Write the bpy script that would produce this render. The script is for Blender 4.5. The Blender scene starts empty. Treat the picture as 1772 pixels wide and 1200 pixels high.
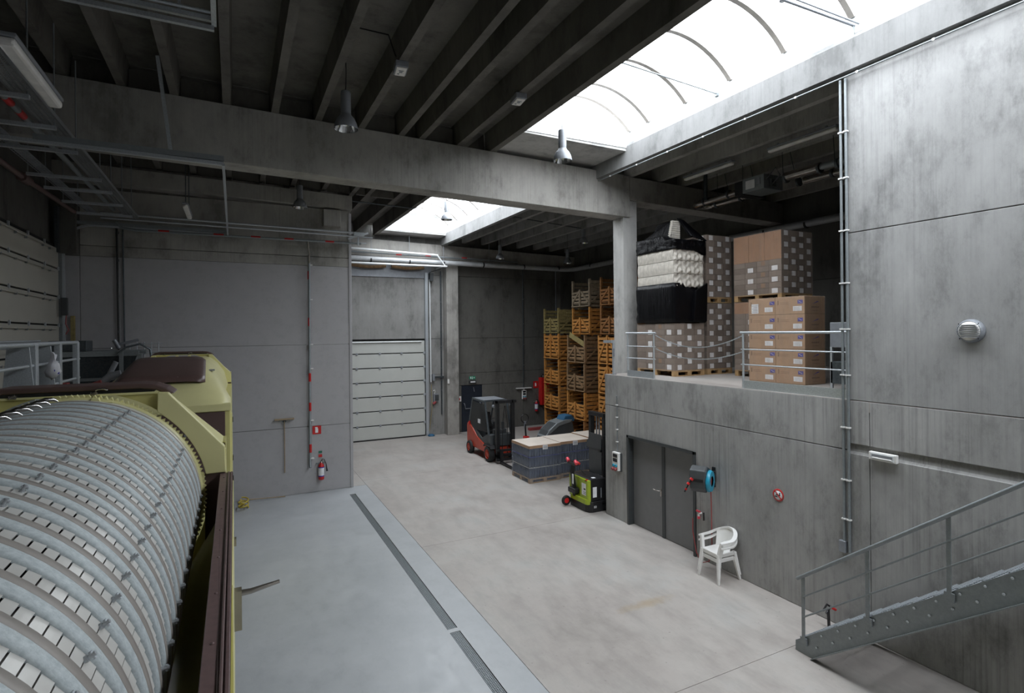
import bpy, bmesh, math, random
from mathutils import Vector, Matrix
random.seed(7)
S = bpy.context.scene
COL = S.collection
PI = math.pi
# ---------------------------------------------------------------- camera, world, light, exposure
TH, ROLL, H = .4652, .0095, 4.6
F_ = Vector((math.sin(TH), math.cos(TH), 0)); RT = Vector((math.cos(TH), -math.sin(TH), 0)); DN = Vector((0, 0, -1))
R2 = math.cos(ROLL) * RT + math.sin(ROLL) * DN
D2 = -math.sin(ROLL) * RT + math.cos(ROLL) * DN
cd = bpy.data.cameras.new('camera'); cam = bpy.data.objects.new('camera', cd); COL.objects.link(cam)
m = Matrix.Identity(4)
for i in range(3):
    m[i][0] = R2[i]; m[i][1] = -D2[i]; m[i][2] = -F_[i]
m[2][3] = H
cam.matrix_world = m
cd.sensor_width = 36; cd.lens = 36 * 957.7 / 1772; cd.shift_y = -24.8 / 1772
cd.clip_start = .05; cd.clip_end = 200
S.camera = cam
S.view_settings.view_transform = 'Standard'; S.view_settings.look = 'None'
S.view_settings.gamma = 1; S.view_settings.use_curve_mapping = False
S.view_settings.exposure = 0.0
W = bpy.data.worlds.new('overcast_sky'); S.world = W; W.use_nodes = True
bg = W.node_tree.nodes['Background']; bg.inputs['Color'].default_value = (.93, .965, 1, 1); bg.inputs['Strength'].default_value = 11.0
cy = S.cycles
cy.use_denoising = True; cy.max_bounces = 9; cy.diffuse_bounces = 6; cy.glossy_bounces = 3; cy.transparent_max_bounces = 12; cy.transmission_bounces = 4
cy.caustics_reflective = False; cy.caustics_refractive = False; cy.sample_clamp_indirect = 6
def portal(name, loc, sx, sy):
    l = bpy.data.lights.new(name, 'AREA'); l.shape = 'RECTANGLE'; l.size = sx; l.size_y = sy; l.cycles.is_portal = True
    o = bpy.data.objects.new(name, l); COL.objects.link(o); o.location = loc      # faces down, guides sky sampling only
portal('skylight_portal', (6.97, 1.2, 9.3), 2.8, 18.4)
portal('skylight_portal', (6.97, 17.6, 9.3), 2.8, 10.0)

# ---------------------------------------------------------------- materials
MATS = {}
def base(name, rough=.6, metal=0.0, spec=.5):
    mt = bpy.data.materials.new(name); mt.use_nodes = True
    b = mt.node_tree.nodes['Principled BSDF']
    b.inputs['Roughness'].default_value = rough; b.inputs['Metallic'].default_value = metal
    b.inputs['Specular IOR Level'].default_value = spec
    MATS[name] = mt
    return mt, mt.node_tree, b
def noise(nt, vec, scale, detail=4, rough=.55):
    n = nt.nodes.new('ShaderNodeTexNoise'); n.inputs['Scale'].default_value = scale
    n.inputs['Detail'].default_value = detail; n.inputs['Roughness'].default_value = rough
    nt.links.new(vec, n.inputs['Vector']); return n.outputs['Fac']
def ramp(nt, fac, stops):
    r = nt.nodes.new('ShaderNodeValToRGB'); e = r.color_ramp.elements
    e[0].position = stops[0][0]; e[0].color = (*stops[0][1], 1)
    e[1].position = stops[-1][0]; e[1].color = (*stops[-1][1], 1)
    for p, c in stops[1:-1]:
        k = e.new(p); k.color = (*c, 1)
    nt.links.new(fac, r.inputs['Fac']); return r.outputs['Color']
def mapv(nt, sc, obj=False):
    if obj:
        g = nt.nodes.new('ShaderNodeTexCoord').outputs['Object']
    else:
        g = nt.nodes.new('ShaderNodeNewGeometry').outputs['Position']
    mp = nt.nodes.new('ShaderNodeMapping'); mp.inputs['Scale'].default_value = sc
    nt.links.new(g, mp.inputs['Vector']); return mp.outputs['Vector']
def mul(nt, a, b, fac=1.0, mode='MULTIPLY'):
    x = nt.nodes.new('ShaderNodeMixRGB'); x.blend_type = mode; x.inputs['Fac'].default_value = fac
    nt.links.new(a, x.inputs['Color1']); nt.links.new(b, x.inputs['Color2']); return x.outputs['Color']
def bump(nt, b, fac, strength=.1, dist=.01):
    bp = nt.nodes.new('ShaderNodeBump'); bp.inputs['Strength'].default_value = strength; bp.inputs['Distance'].default_value = dist
    nt.links.new(fac, bp.inputs['Height']); nt.links.new(bp.outputs['Normal'], b.inputs['Normal'])
def g3(v, t=(1, 1, 1)): return (v * t[0], v * t[1], v * t[2])
def plain(name, col, rough=.5, metal=0.0, spec=.5, var=.12, scale=6.0, alpha=None):
    mt, nt, b = base(name, rough, metal, spec)
    v = mapv(nt, (1, 1, 1), True)
    c = ramp(nt, noise(nt, v, scale), [(.3, tuple(x * (1 - var) for x in col)), (.7, tuple(min(1, x * (1 + var)) for x in col))])
    nt.links.new(c, b.inputs['Base Color'])
    if alpha is not None: b.inputs['Alpha'].default_value = alpha
    return mt
def concrete(name, lo, hi, tint=(1, .985, .955), streak=.2, rough=.75, dark=.0, spots=True):
    mt, nt, b = base(name, rough + .06, 0, .22)
    big = noise(nt, mapv(nt, (.55, .55, .35)), 1.0, 5, .6)
    c = ramp(nt, big, [(.32, g3(lo, tint)), (.68, g3(hi, tint))])
    st = noise(nt, mapv(nt, (22, 22, .3)), 1.0, 5, .75)
    c2 = ramp(nt, st, [(.36, g3(1 - streak)), (.5, g3(1.0)), (.68, g3(1.0 + streak * .35))])
    msk = nt.nodes.new('ShaderNodeMixRGB'); nt.links.new(ramp(nt, noise(nt, mapv(nt, (.8, .8, .5)), 1.0, 4, .6), [(.4, g3(.15)), (.6, g3(1))]), msk.inputs['Fac']); msk.inputs['Color1'].default_value = (1, 1, 1, 1); nt.links.new(c2, msk.inputs['Color2']); c2 = msk.outputs['Color']
    c = mul(nt, c, c2)
    if spots:
        fine = noise(nt, mapv(nt, (1.9, 1.9, .9)), 1.0, 9, .78)
        c3 = ramp(nt, fine, [(.34, g3(.7)), (.46, g3(.93)), (.56, g3(1.0)), (.75, g3(1.08))])
        c = mul(nt, c, c3)
        blot = noise(nt, mapv(nt, (.9, .9, .5)), 1.3, 10, .68)
        c = mul(nt, c, ramp(nt, blot, [(.36, g3(.66)), (.47, g3(.95)), (.58, g3(1.0)), (.72, g3(1.1))]))
    nt.links.new(c, b.inputs['Base Color'])
    bump(nt, b, noise(nt, mapv(nt, (30, 30, 14)), 1.0, 6, .6), .12, .004)
    return mt
concrete('concrete_wall', .34, .45, (1, .99, .97), .28)
concrete('concrete_wall_pale', .33, .40, (1, .995, .985), .16)
concrete('concrete_dim', .115, .15, (1, .97, .89), .12)  # darker copy of the wall concrete, weaker light put into the colour
concrete('concrete_edge', .21, .25, (1, 1, .99), .12)
concrete('concrete_lit', .25, .32, (1, .985, .95), .14)  # lighter copy for far wall left and right ceiling, stronger light painted in
concrete('concrete_beam', .32, .43, (1, .965, .90), .16)
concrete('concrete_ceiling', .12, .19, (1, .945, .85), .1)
concrete('concrete_column', .44, .54, (1, .985, .955), .1)
def floor_mat():
    mt, nt, b = base('floor_concrete', .55, 0, .4)
    big = noise(nt, mapv(nt, (.5, .5, 1)), 1.0, 6, .65)
    c = ramp(nt, big, [(.25, (.31, .285, .26)), (.42, (.39, .355, .33)), (.55, (.425, .395, .368)), (.66, (.42, .405, .385)), (.8, (.48, .455, .43))])
    f = noise(nt, mapv(nt, (3.2, 1.1, 1)), 1.0, 8, .7)
    c = mul(nt, c, ramp(nt, f, [(.35, g3(.84)), (.55, g3(1)), (.8, g3(1.06))]))
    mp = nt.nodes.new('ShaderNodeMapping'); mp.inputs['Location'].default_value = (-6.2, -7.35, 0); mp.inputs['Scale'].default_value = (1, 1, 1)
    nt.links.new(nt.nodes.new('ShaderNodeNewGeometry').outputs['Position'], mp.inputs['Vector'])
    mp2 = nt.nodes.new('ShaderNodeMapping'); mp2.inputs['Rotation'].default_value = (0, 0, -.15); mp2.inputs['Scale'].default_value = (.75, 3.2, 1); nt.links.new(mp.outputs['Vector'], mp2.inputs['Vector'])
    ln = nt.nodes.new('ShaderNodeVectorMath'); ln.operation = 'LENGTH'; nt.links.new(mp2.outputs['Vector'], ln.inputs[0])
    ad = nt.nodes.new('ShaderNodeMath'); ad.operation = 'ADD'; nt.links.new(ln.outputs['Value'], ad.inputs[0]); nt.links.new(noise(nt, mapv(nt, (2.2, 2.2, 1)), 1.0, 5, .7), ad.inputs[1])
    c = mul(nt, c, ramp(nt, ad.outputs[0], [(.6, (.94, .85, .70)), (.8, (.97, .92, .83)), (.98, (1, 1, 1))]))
    f2 = noise(nt, mapv(nt, (14, 14, 1)), 1.0, 3, .5)
    c = mul(nt, c, ramp(nt, f2, [(.24, g3(.7)), (.32, g3(1)), (1, g3(1))]))
    nt.links.new(c, b.inputs['Base Color'])
    nt.links.new(ramp(nt, f, [(.3, g3(.42)), (.7, g3(.68))]), b.inputs['Roughness'])
    bump(nt, b, f, .05, .01)
floor_mat()
def paint_mat(name, lo, hi, rlo, rhi):
    mt, nt, b = base(name, .35, 0, .5)
    big = noise(nt, mapv(nt, (.7, .7, .7)), 1.0, 6, .65)
    c = ramp(nt, big, [(.3, lo), (.7, hi)])
    f = noise(nt, mapv(nt, (5, 2.5, 5)), 1.0, 7, .7)
    c = mul(nt, c, ramp(nt, f, [(.3, g3(.9)), (.5, g3(1)), (.8, g3(1.03))]))
    nt.links.new(c, b.inputs['Base Color'])
    nt.links.new(ramp(nt, f, [(.3, g3(rlo)), (.7, g3(rhi))]), b.inputs['Roughness'])
paint_mat('floor_paint', (.345, .36, .375), (.43, .445, .46), .28, .5)
paint_mat('wall_paint', (.40, .392, .405), (.43, .422, .435), .45, .55)
def slat_mat():
    mt, nt, b = base('drum_slat', .32, .15, .5)
    c = ramp(nt, noise(nt, mapv(nt, (3, 3, 3)), 1.0, 5), [(.3, (.60, .585, .55)), (.7, (.70, .685, .65))])
    nt.links.new(c, b.inputs['Base Color'])
slat_mat()
def galv(name, lo, hi, rough=.4, sc=60, metal=.55):
    mt, nt, b = base(name, rough, metal, .5)
    f = noise(nt, mapv(nt, (sc, sc, sc), True), 1.0, 3, .8)
    nt.links.new(ramp(nt, f, [(.35, lo), (.65, hi)]), b.inputs['Base Color'])
    bump(nt, b, f, .25, .002)
galv('galvanised', (.44, .47, .50), (.58, .62, .65))
galv('hoop_steel', (.40, .45, .465), (.54, .59, .60), .55, 55, .05)
galv('steel_grey', (.24, .265, .275), (.28, .305, .315), .42, 20, .4)
galv('steel_dark', (.07, .085, .095), (.11, .125, .135), .4, 20, .6)
plain('hoop_taupe', (.30, .275, .25), .5, .05)
plain('yellow_paint', (.63, .585, .235), .32, 0, .5, .05, 2)
plain('yellow_pale', (.71, .67, .335), .35, 0, .5, .05, 2)
plain('brown_plastic', (.105, .066, .06), .38, 0, .5, .1, 3)
plain('brown_rail', (.16, .105, .10), .42, .1, .5, .12, 30)
plain('chrome', (.75, .75, .75), .12, 1.0)
plain('stainless', (.42, .39, .36), .25, .9, .5, .15)
plain('black_plastic', (.013, .013, .014), .4)
plain('rubber', (.012, .012, .012), .7)
plain('dark_grey_plastic', (.055, .06, .063), .45)
plain('white_plastic', (.82, .81, .79), .35, 0, .5, .04)
plain('white_paint', (.72, .74, .75), .35, 0, .5, .04)
plain('lamp_grey', (.26, .275, .30), .4, .2)
plain('pipe_grey', (.42, .43, .44), .4, .1)
plain('lamp_diffuser', (.78, .76, .73), .3)
plain('door_panel', (.52, .53, .50), .42, 0, .5, .03, 2)
plain('door_cream', (.42, .405, .355), .45, 0, .5, .04, 2)
plain('door_grey', (.19, .19, .195), .42, 0, .5, .04)
plain('door_frame_grey', (.055, .06, .062), .42, 0, .5, .04)
plain('cab_glass', (.01, .01, .013), .25, 0, .3, alpha=.75)
plain('door_navy', (.014, .02, .032), .4)
plain('red_paint', (.55, .02, .02), .3)
plain('forklift_red', (.50, .05, .02), .35)
plain('pink_red', (.75, .06, .09), .35)
plain('hose_red', (.32, .06, .06), .5)
plain('lime_paint', (.36, .46, .03), .32)
plain('blue_plastic', (.02, .30, .45), .35)
plain('blue_cloth', (.02, .1, .2), .6)
plain('blue_print', (.04, .04, .32), .5)
plain('green_sign', (.0, .28, .15), .4)
plain('glass_dark', (.012, .012, .016), .22, 0, .35)
plain('orange_wood', (.52, .235, .06), .6, 0, .4, .28, 9)
plain('brown_wood', (.30, .135, .045), .65, 0, .4, .3, 9)
plain('grey_wood', (.27, .215, .15), .75, 0, .3, .25, 9)
plain('olive_wood', (.30, .24, .10), .7, 0, .3, .25, 9)
plain('grey_brown_wood', (.24, .15, .08), .7, 0, .3, .25, 9)
plain('pallet_wood', (.42, .27, .13), .7, 0, .3, .2, 9)
plain('stick_wood', (.33, .25, .16), .6)
plain('cardboard_grey', (.215, .17, .145), .45, 0, .5, .15, 4)
plain('cardboard_dark', (.15, .115, .095), .5, 0, .5, .15, 4)
plain('cardboard_tan', (.42, .26, .155), .5, 0, .5, .08, 4)
plain('cardboard_orange', (.36, .19, .105), .35, 0, .6, .12, 4)
plain('label_white', (.8, .8, .82), .5)
plain('ink', (.03, .03, .03), .6)
plain('ink_soft', (.25, .15, .09), .6)
plain('pulp', (.58, .54, .48), .8, 0, .3, .15, 12)
plain('pulp_cover', (.62, .55, .48), .6, 0, .4, .06, 3)
plain('bottle_glass', (.022, .036, .075), .12, 0, .7)
plain('yellow_hose', (.55, .42, .06), .5)
plain('rag_white', (.6, .6, .64), .7)
plain('sock_green', (.02, .16, .1), .5)
def film(name, col, rough, alpha):
    mt, nt, b = base(name, rough + .06, 0, .22)
    f = noise(nt, mapv(nt, (9, 9, 1.2), True), 1.6, 5, .65)
    b.inputs['Base Color'].default_value = (*col, 1)
    if alpha < 1:
        nt.links.new(ramp(nt, f, [(.3, g3(alpha * .6)), (.75, g3(min(1, alpha * 1.7)))]), b.inputs['Alpha'])
    bump(nt, b, f, .9, .03)
film('black_film', (.004, .004, .005), .13, 1)
film('clear_film', (.36, .40, .48), .18, .26)
film('tan_film', (.6, .5, .42), .15, .16)
def pane_mat():
    mt = bpy.data.materials.new('skylight_pane'); mt.use_nodes = True; nt = mt.node_tree; nt.nodes.clear()
    o = nt.nodes.new('ShaderNodeOutputMaterial'); t = nt.nodes.new('ShaderNodeBsdfTransparent'); d = nt.nodes.new('ShaderNodeBsdfTranslucent')
    t.inputs['Color'].default_value = (.86, .88, .9, 1); d.inputs['Color'].default_value = (.85, .86, .88, 1)
    mx = nt.nodes.new('ShaderNodeMixShader'); mx.inputs[0].default_value = .12
    nt.links.new(t.outputs[0], mx.inputs[1]); nt.links.new(d.outputs[0], mx.inputs[2]); nt.links.new(mx.outputs[0], o.inputs['Surface'])
    MATS['skylight_pane'] = mt
pane_mat()
def perf_mat():
    mt, nt, b = base('perforated_steel', .4, .5)
    b.inputs['Base Color'].default_value = (.33, .35, .36, 1)
perf_mat()

# ---------------------------------------------------------------- geometry helpers
class MB:
    def __init__(s): s.bm = bmesh.new(); s.m = []
    def mi(s, mat):
        if mat is None: return 0
        if mat not in s.m: s.m.append(mat)
        return s.m.index(mat)
    def poly(s, vs, fs, mat=None, smooth=False):
        k = s.mi(mat); v = [s.bm.verts.new(p) for p in vs]
        for f in fs:
            try: fc = s.bm.faces.new([v[i] for i in f])
            except ValueError: continue
            fc.material_index = k; fc.smooth = smooth
        return s
    def box(s, x0, x1, y0, y1, z0, z1, mat=None):
        if x0 > x1: x0, x1 = x1, x0
        if y0 > y1: y0, y1 = y1, y0
        if z0 > z1: z0, z1 = z1, z0
        v = [(x0, y0, z0), (x1, y0, z0), (x1, y1, z0), (x0, y1, z0), (x0, y0, z1), (x1, y0, z1), (x1, y1, z1), (x0, y1, z1)]
        return s.poly(v, [(0, 3, 2, 1), (4, 5, 6, 7), (0, 1, 5, 4), (1, 2, 6, 5), (2, 3, 7, 6), (3, 0, 4, 7)], mat)
    def cbox(s, c, d, mat=None): return s.box(c[0] - d[0] / 2, c[0] + d[0] / 2, c[1] - d[1] / 2, c[1] + d[1] / 2, c[2] - d[2] / 2, c[2] + d[2] / 2, mat)
    def hexa(s, lo, hi, mat=None):      # two quads (4 points each), lower and upper
        return s.poly(list(lo) + list(hi), [(0, 3, 2, 1), (4, 5, 6, 7), (0, 1, 5, 4), (1, 2, 6, 5), (2, 3, 7, 6), (3, 0, 4, 7)], mat)
    def bar(s, a, b, w, h=None, mat=None, up=(0, 0, 1)):
        a, b = Vector(a), Vector(b); h = h or w; d = (b - a).normalized(); u = Vector(up)
        if abs(d.dot(u)) > .99: u = Vector((1, 0, 0))
        sx = d.cross(u).normalized() * w / 2; sz = sx.normalized().cross(d).normalized() * h / 2
        q = lambda p: [p - sx - sz, p + sx - sz, p + sx + sz, p - sx + sz]
        return s.poly([tuple(v) for v in q(a) + q(b)], [(0, 1, 2, 3), (4, 7, 6, 5), (0, 4, 5, 1), (1, 5, 6, 2), (2, 6, 7, 3), (3, 7, 4, 0)], mat)
    def tube(s, pts, r, n=8, mat=None, cap=True, smooth=True):
        pts = [Vector(p) for p in pts]; rs = r if isinstance(r, (list, tuple)) else [r] * len(pts)
        rings = []; u = None
        for i, p in enumerate(pts):
            a = pts[max(i - 1, 0)]; b = pts[min(i + 1, len(pts) - 1)]; d = (b - a).normalized()
            if u is None:
                u = Vector((0, 0, 1)) if abs(d.z) < .9 else Vector((1, 0, 0))
            u = (u - d * u.dot(d)).normalized(); w = d.cross(u)
            rings.append([tuple(p + (u * math.cos(2 * PI * k / n) + w * math.sin(2 * PI * k / n)) * rs[i]) for k in range(n)])
        vs = [v for r_ in rings for v in r_]; fs = []
        for i in range(len(pts) - 1):
            for k in range(n):
                fs.append((i * n + k, i * n + (k + 1) % n, (i + 1) * n + (k + 1) % n, (i + 1) * n + k))
        s.poly(vs, fs, mat, smooth)
        if cap:
            s.poly(rings[0], [tuple(range(n - 1, -1, -1))], mat); s.poly(rings[-1], [tuple(range(n))], mat)
        return s
    def lathe(s, prof, c=(0, 0, 0), ax='z', n=24, mat=None, smooth=True):   # prof: (radius, height)
        vs = []; fs = []
        for r, h in prof:
            for k in range(n):
                a = 2 * PI * k / n; x, y = r * math.cos(a), r * math.sin(a)
                p = (x, y, h) if ax == 'z' else ((h, x, y) if ax == 'x' else (y, h, x))
                vs.append((p[0] + c[0], p[1] + c[1], p[2] + c[2]))
        for i in range(len(prof) - 1):
            for k in range(n): fs.append((i * n + k, i * n + (k + 1) % n, (i + 1) * n + (k + 1) % n, (i + 1) * n + k))
        return s.poly(vs, fs, mat, smooth)
    def prism(s, pts, a, b, ax='y', mat=None):      # polygon in the plane across ax, extruded a..b
        n = len(pts)
        def P(p, t): return (p[0], t, p[1]) if ax == 'y' else ((t, p[0], p[1]) if ax == 'x' else (p[0], p[1], t))
        vs = [P(p, a) for p in pts] + [P(p, b) for p in pts]
        fs = [tuple(range(n)), tuple(range(2 * n - 1, n - 1, -1))] + [(i, i + n, (i + 1) % n + n, (i + 1) % n) for i in range(n)]
        return s.poly(vs, fs, mat)
    def build(s, name, mat=None, parent=None, bevel=0, loc=None, smooth=False, weld=False):
        if mat is not None and not s.m: s.m = [mat]
        elif mat is not None and mat not in s.m: s.m.insert(0, mat); [setattr(f, 'material_index', f.material_index + 1) for f in s.bm.faces]
        if weld: bmesh.ops.remove_doubles(s.bm, verts=s.bm.verts, dist=.0004)
        bmesh.ops.recalc_face_normals(s.bm, faces=s.bm.faces)
        if bevel:
            bmesh.ops.remove_doubles(s.bm, verts=s.bm.verts, dist=.00001)
            ed = [e for e in s.bm.edges if len(e.link_faces) == 2 and e.calc_face_angle(0) > .5]
            bmesh.ops.bevel(s.bm, geom=ed, offset=bevel, segments=2, affect='EDGES', profile=.5, clamp_overlap=True)
        me = bpy.data.meshes.new(name); s.bm.to_mesh(me); s.bm.free()
        for q in s.m: me.materials.append(MATS[q])
        if smooth:
            for p in me.polygons: p.use_smooth = True
        return link(name, me, parent, loc)
def link(name, me, parent=None, loc=None):
    o = bpy.data.objects.new(name, me); COL.objects.link(o)
    if parent: o.parent = parent
    if loc: o.location = loc
    return o
def tag(o, label=None, cat=None, group=None, kind=None):
    for k, v in (('label', label), ('category', cat), ('group', group), ('kind', kind)):
        if v: o[k] = v
    return o
def thing(name, label, cat, loc=(0, 0, 0), rz=0, group=None):
    o = bpy.data.objects.new(name, None); COL.objects.link(o); o.location = loc; o.rotation_euler = (0, 0, rz); o.empty_display_size = .1
    return tag(o, label, cat, group)
def struct(name, loc=(0, 0, 0)):
    o = bpy.data.objects.new(name, None); COL.objects.link(o); o.location = loc; o['kind'] = 'structure'; o.empty_display_size = .1
    return o
def copy_tree(o, parent=None):
    c = o.copy(); COL.objects.link(c)
    if parent: c.parent = parent
    for ch in list(o.children): copy_tree(ch, c)
    return c
def part(mb, name, mat, parent, bevel=0, **k): return mb.build(name, mat, parent, bevel, **k)
def B(parent, name, mat, x0, x1, y0, y1, z0, z1, bevel=0): return MB().box(x0, x1, y0, y1, z0, z1).build(name, mat, parent, bevel)
def text(parent, body, size, mat, loc, rot, name='lettering', ext=.001):
    cu = bpy.data.curves.new('t', 'FONT'); cu.body = body; cu.size = size; cu.extrude = ext; cu.align_x = 'CENTER'; cu.align_y = 'CENTER'; cu.resolution_u = 2
    t = bpy.data.objects.new('t', cu); me = bpy.data.meshes.new_from_object(t); bpy.data.objects.remove(t)
    me.materials.clear(); me.materials.append(MATS[mat])
    o = link(name, me, parent, loc); o.rotation_euler = rot; return o
FACE_NEG_Y = (PI / 2, 0, 0); FACE_NEG_X = (PI / 2, 0, -PI / 2)

XR, XE, XL = 8.35, 15.3, -3.9
YF, YB, YP = 23.95, -9.0, 17.0
def zb(x): return 8.83 - .024 * (x - 3.2)        # underside of ribs = top of beams (roof falls to the right)

# ---------------------------------------------------------------- FLOOR
fl = struct('floor')
B(fl, 'screed', 'rubber', XL - .4, XE + .4, YB - .4, YF + .4, -.3, -.14)
ys = [YB, -.75, 5.37, 11.5, 17.62, YF]
for i in range(5):
    for x0, x1 in ((3.555, 9.2), (9.208, XE)):
        B(fl, 'slab', 'floor_concrete', x0, x1, ys[i] + .004, ys[i + 1] - .004, -.14, 0)
B(fl, 'slab', 'floor_concrete', XL, 3.547, YP + .06, YF, -.14, 0)
B(fl, 'painted_slab', 'floor_paint', XL, 2.91, YB, YP + .05, -.14, .0)
B(fl, 'painted_slab', 'floor_paint', 3.075, 3.547, YB, YP + .05, -.14, .0)
B(fl, 'painted_slab', 'floor_paint', 2.91, 3.075, 16.26, YP + .05, -.14, .0)
B(fl, 'painted_slab', 'floor_paint', 2.91, 3.075, 8.02, 8.12, -.14, .0)
dr = thing('drain_channel', 'long slotted steel drain channel running along the painted grey floor', 'drain', (2.99, 0, 0))
MB().box(-.078, .078, 8.12, 16.26, -.11, -.1).box(-.078, .078, 0, 8.02, -.11, -.1).build('channel_bed', 'rubber', dr)
g = MB()
for k in range(6): g.box(-.07 + k * .0268, -.064 + k * .0268, 0, .99, -.028, -.004)
for k in range(34): g.box(-.07, .07, k * .0298, k * .0298 + .009, -.024, -.003)
grate0 = None
y = 16.25 - 1
yy = [8.125 + k * 1.0 + .01 for k in range(8)] + [7.01 - k * 1.0 for k in range(7)]
for q in yy:
    if grate0 is None: grate0 = g.build('grate', 'steel_grey', dr, loc=(0, q, 0))
    else: link('grate', grate0.data, dr, (0, q, 0))

# ---------------------------------------------------------------- RIGHT WALL with the loading deck (mezzanine)
wr = struct('wall_right')
T = .22
def pan(y0, y1, z0, z1, mat='concrete_wall', x=XR, t=T):
    return B(wr, 'wall_panel', mat, x, x + t, y0 + .005, y1 - .005, z0 + .006, z1 - .006, .006)
pan(-6, 5.25, 6.055, 8.6, 'concrete_wall_pale'); pan(-6, 5.25, 3.52, 6.055, 'concrete_wall_pale')
pan(4.93, 5.25, 2.86, 3.52); pan(-6, 4.93, 2.86, 3.52)
pan(-6, 4.93, 0, 2.72); MB().prism([(4.935, .006), (8.375, .006), (8.375, 2.749), (5.25, 2.749), (5.25, 2.712), (4.935, 2.712)], XR, XR + T, 'x').build('wall_panel', 'concrete_wall', wr, .005)
MB().prism([(XR + .2, 2.70), (XR + .012, 2.715), (XR + .03, 2.75), (XR + .035, 2.82), (XR + .05, 2.87), (XR + .2, 2.87)], -6, 5.25, 'y').build('recessed_channel', 'concrete_wall', wr)
pan(5.25, 11.44, 2.755, 3.52)
pan(10.56, 11.44, 0, 2.755); B(wr, 'wall_panel', 'concrete_wall', XR, XR + T, 8.38, 10.56, 2.13, 2.749)
B(wr, 'wall_panel', 'concrete_wall', XR + T, XE, 11.24, 11.44, 0, 3.35)
mz = struct('loading_deck')
B(mz, 'deck_slab', 'floor_concrete', XR + .002, XE, -6, 11.44, 3.36, 3.52)
# double steel door
d3 = struct('door_3')
MB().box(XR - .03, XR + .2, 8.38, 8.44, 0, 2.13).box(XR - .03, XR + .2, 10.5, 10.56, 0, 2.13).box(XR - .03, XR + .2, 8.38, 10.56, 2.07, 2.13).build('door_frame', 'door_frame_grey', d3, .004)
B(d3, 'door_leaf', 'door_grey', XR + .13, XR + .18, 8.44, 9.43, .01, 2.07, .003)
lf = B(d3, 'door_leaf', 'door_grey', XR + .13, XR + .18, 9.5, 10.5, .01, 2.07, .003)
B(d3, 'centre_strip', 'door_frame_grey', XR + .11, XR + .17, 9.42, 9.51, .01, 2.07, .003)
MB().tube([(XR + .13, 9.56, 1.03), (XR + .06, 9.56, 1.03), (XR + .06, 9.74, 1.03)], .011).box(XR + .12, XR + .13, 9.53, 9.58, .9, 1.08).build('door_handle', 'stainless', lf)
B(wr, 'door_back', 'black_plastic', XR + .2, XR + .22, 8.38, 10.56, 0, 2.2)

# ---------------------------------------------------------------- OTHER WALLS
wf = struct('wall_far')
def fpan(x0, x1, z0, z1, mat='concrete_dim'): return B(wf, 'wall_panel', mat, x0 + .006, x1 - .006, YF, YF + .2, z0 + .006, z1 - .006, .006)
B(wf, 'wall_core', 'concrete_dim', XL, XE, YF + .2, YF + .3, 0, 10)
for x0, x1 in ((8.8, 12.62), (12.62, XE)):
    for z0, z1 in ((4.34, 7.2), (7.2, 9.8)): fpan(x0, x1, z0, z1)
for x0, x1 in ((XL, 4.42), (7.72, 8.8), (4.42, 7.72)):
    for z0, z1 in ((4.34, 7.2), (7.2, 9.8)): fpan(x0, x1, z0, z1, 'concrete_lit')
for z0, z1 in ((2.72, 4.34), (0, 2.72)): fpan(XL, 4.42, z0, z1, 'concrete_lit'); fpan(7.72, 8.8, z0, z1, 'concrete_lit')
fpan(8.8, 12.62, 2.72, 4.34); fpan(12.62, XE, 2.72, 4.34)
fpan(8.8, 12.62, 2.15, 2.72); fpan(8.8, 9.38, 0, 2.15); fpan(10.4, 11.3, 0, 2.15); fpan(11.3, 12.62, 0, 2.15); fpan(12.62, XE, 0, 2.72)
B(wf, 'pilaster', 'concrete_beam', 8.52, 9.08, 23.48, YF, 0, 7.95, .01)
B(wf, 'pilaster', 'concrete_dim', 14.5, 15.29, 23.5, YF, 0, 7.95, .01)
we = struct('wall_east')
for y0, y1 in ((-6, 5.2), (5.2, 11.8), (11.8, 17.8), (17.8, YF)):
    for z0, z1 in ((0, 2.72), (2.72, 6.05), (6.05, 9.6)): B(we, 'wall_panel', 'concrete_dim', XE, XE + .2, y0 + .006, y1 - .006, z0 + .006, z1 - .006, .006)
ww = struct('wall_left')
B(ww, 'wall_panel', 'concrete_dim', XL - .2, XL, YB, YF, 6.75, 10)
B(ww, 'wall_panel', 'concrete_dim', XL - .2, XL, YB, 10.0, 0, 6.74)
B(ww, 'wall_panel', 'concrete_dim', XL - .2, XL, 16.8, YF, 0, 6.74)
wb = struct('wall_back')
B(wb, 'wall_panel', 'concrete_wall', XL, XE, YB - .2, YB, 0, 10); B(wb, 'wall_panel', 'concrete_wall', XR, XE, -6.2, -6, 0, 10)
# painted partition at Y = 17
wm = struct('wall_middle')
def mpan(x0, x1, z0, z1, mat): return B(wm, 'wall_panel', mat, x0, x1, YP, YP + .2, z0 + .005, z1 - .005, .005)
mpan(-3.39, 3.14, 0, 1.92, 'wall_paint'); mpan(-3.39, 3.14, 1.92, 4.29, 'wall_paint'); mpan(-3.39, 3.14, 4.29, 6.595, 'wall_paint')
mpan(XL, -3.4, 0, 6.595, 'wall_paint')
B(wm, 'painted_strip', 'concrete_beam', -3.39, 3.14, YP, YP + .2, 6.597, 6.85)
mpan(-3.39, 3.14, 6.86, 8.28, 'concrete_beam'); B(wm, 'corner_pier', 'concrete_dim', XL, -3.4, YP - .28, YP + .2, 6.6, 8.3, .01)
B(wm, 'edge_profile', 'wall_paint', 3.08, 3.16, YP - .02, YP + .22, 0, 8.2, .004)
B(wm, 'bracket_block', 'concrete_beam', 2.35, 2.83, YP - .2, YP, 7.75, 8.24, .01)

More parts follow.
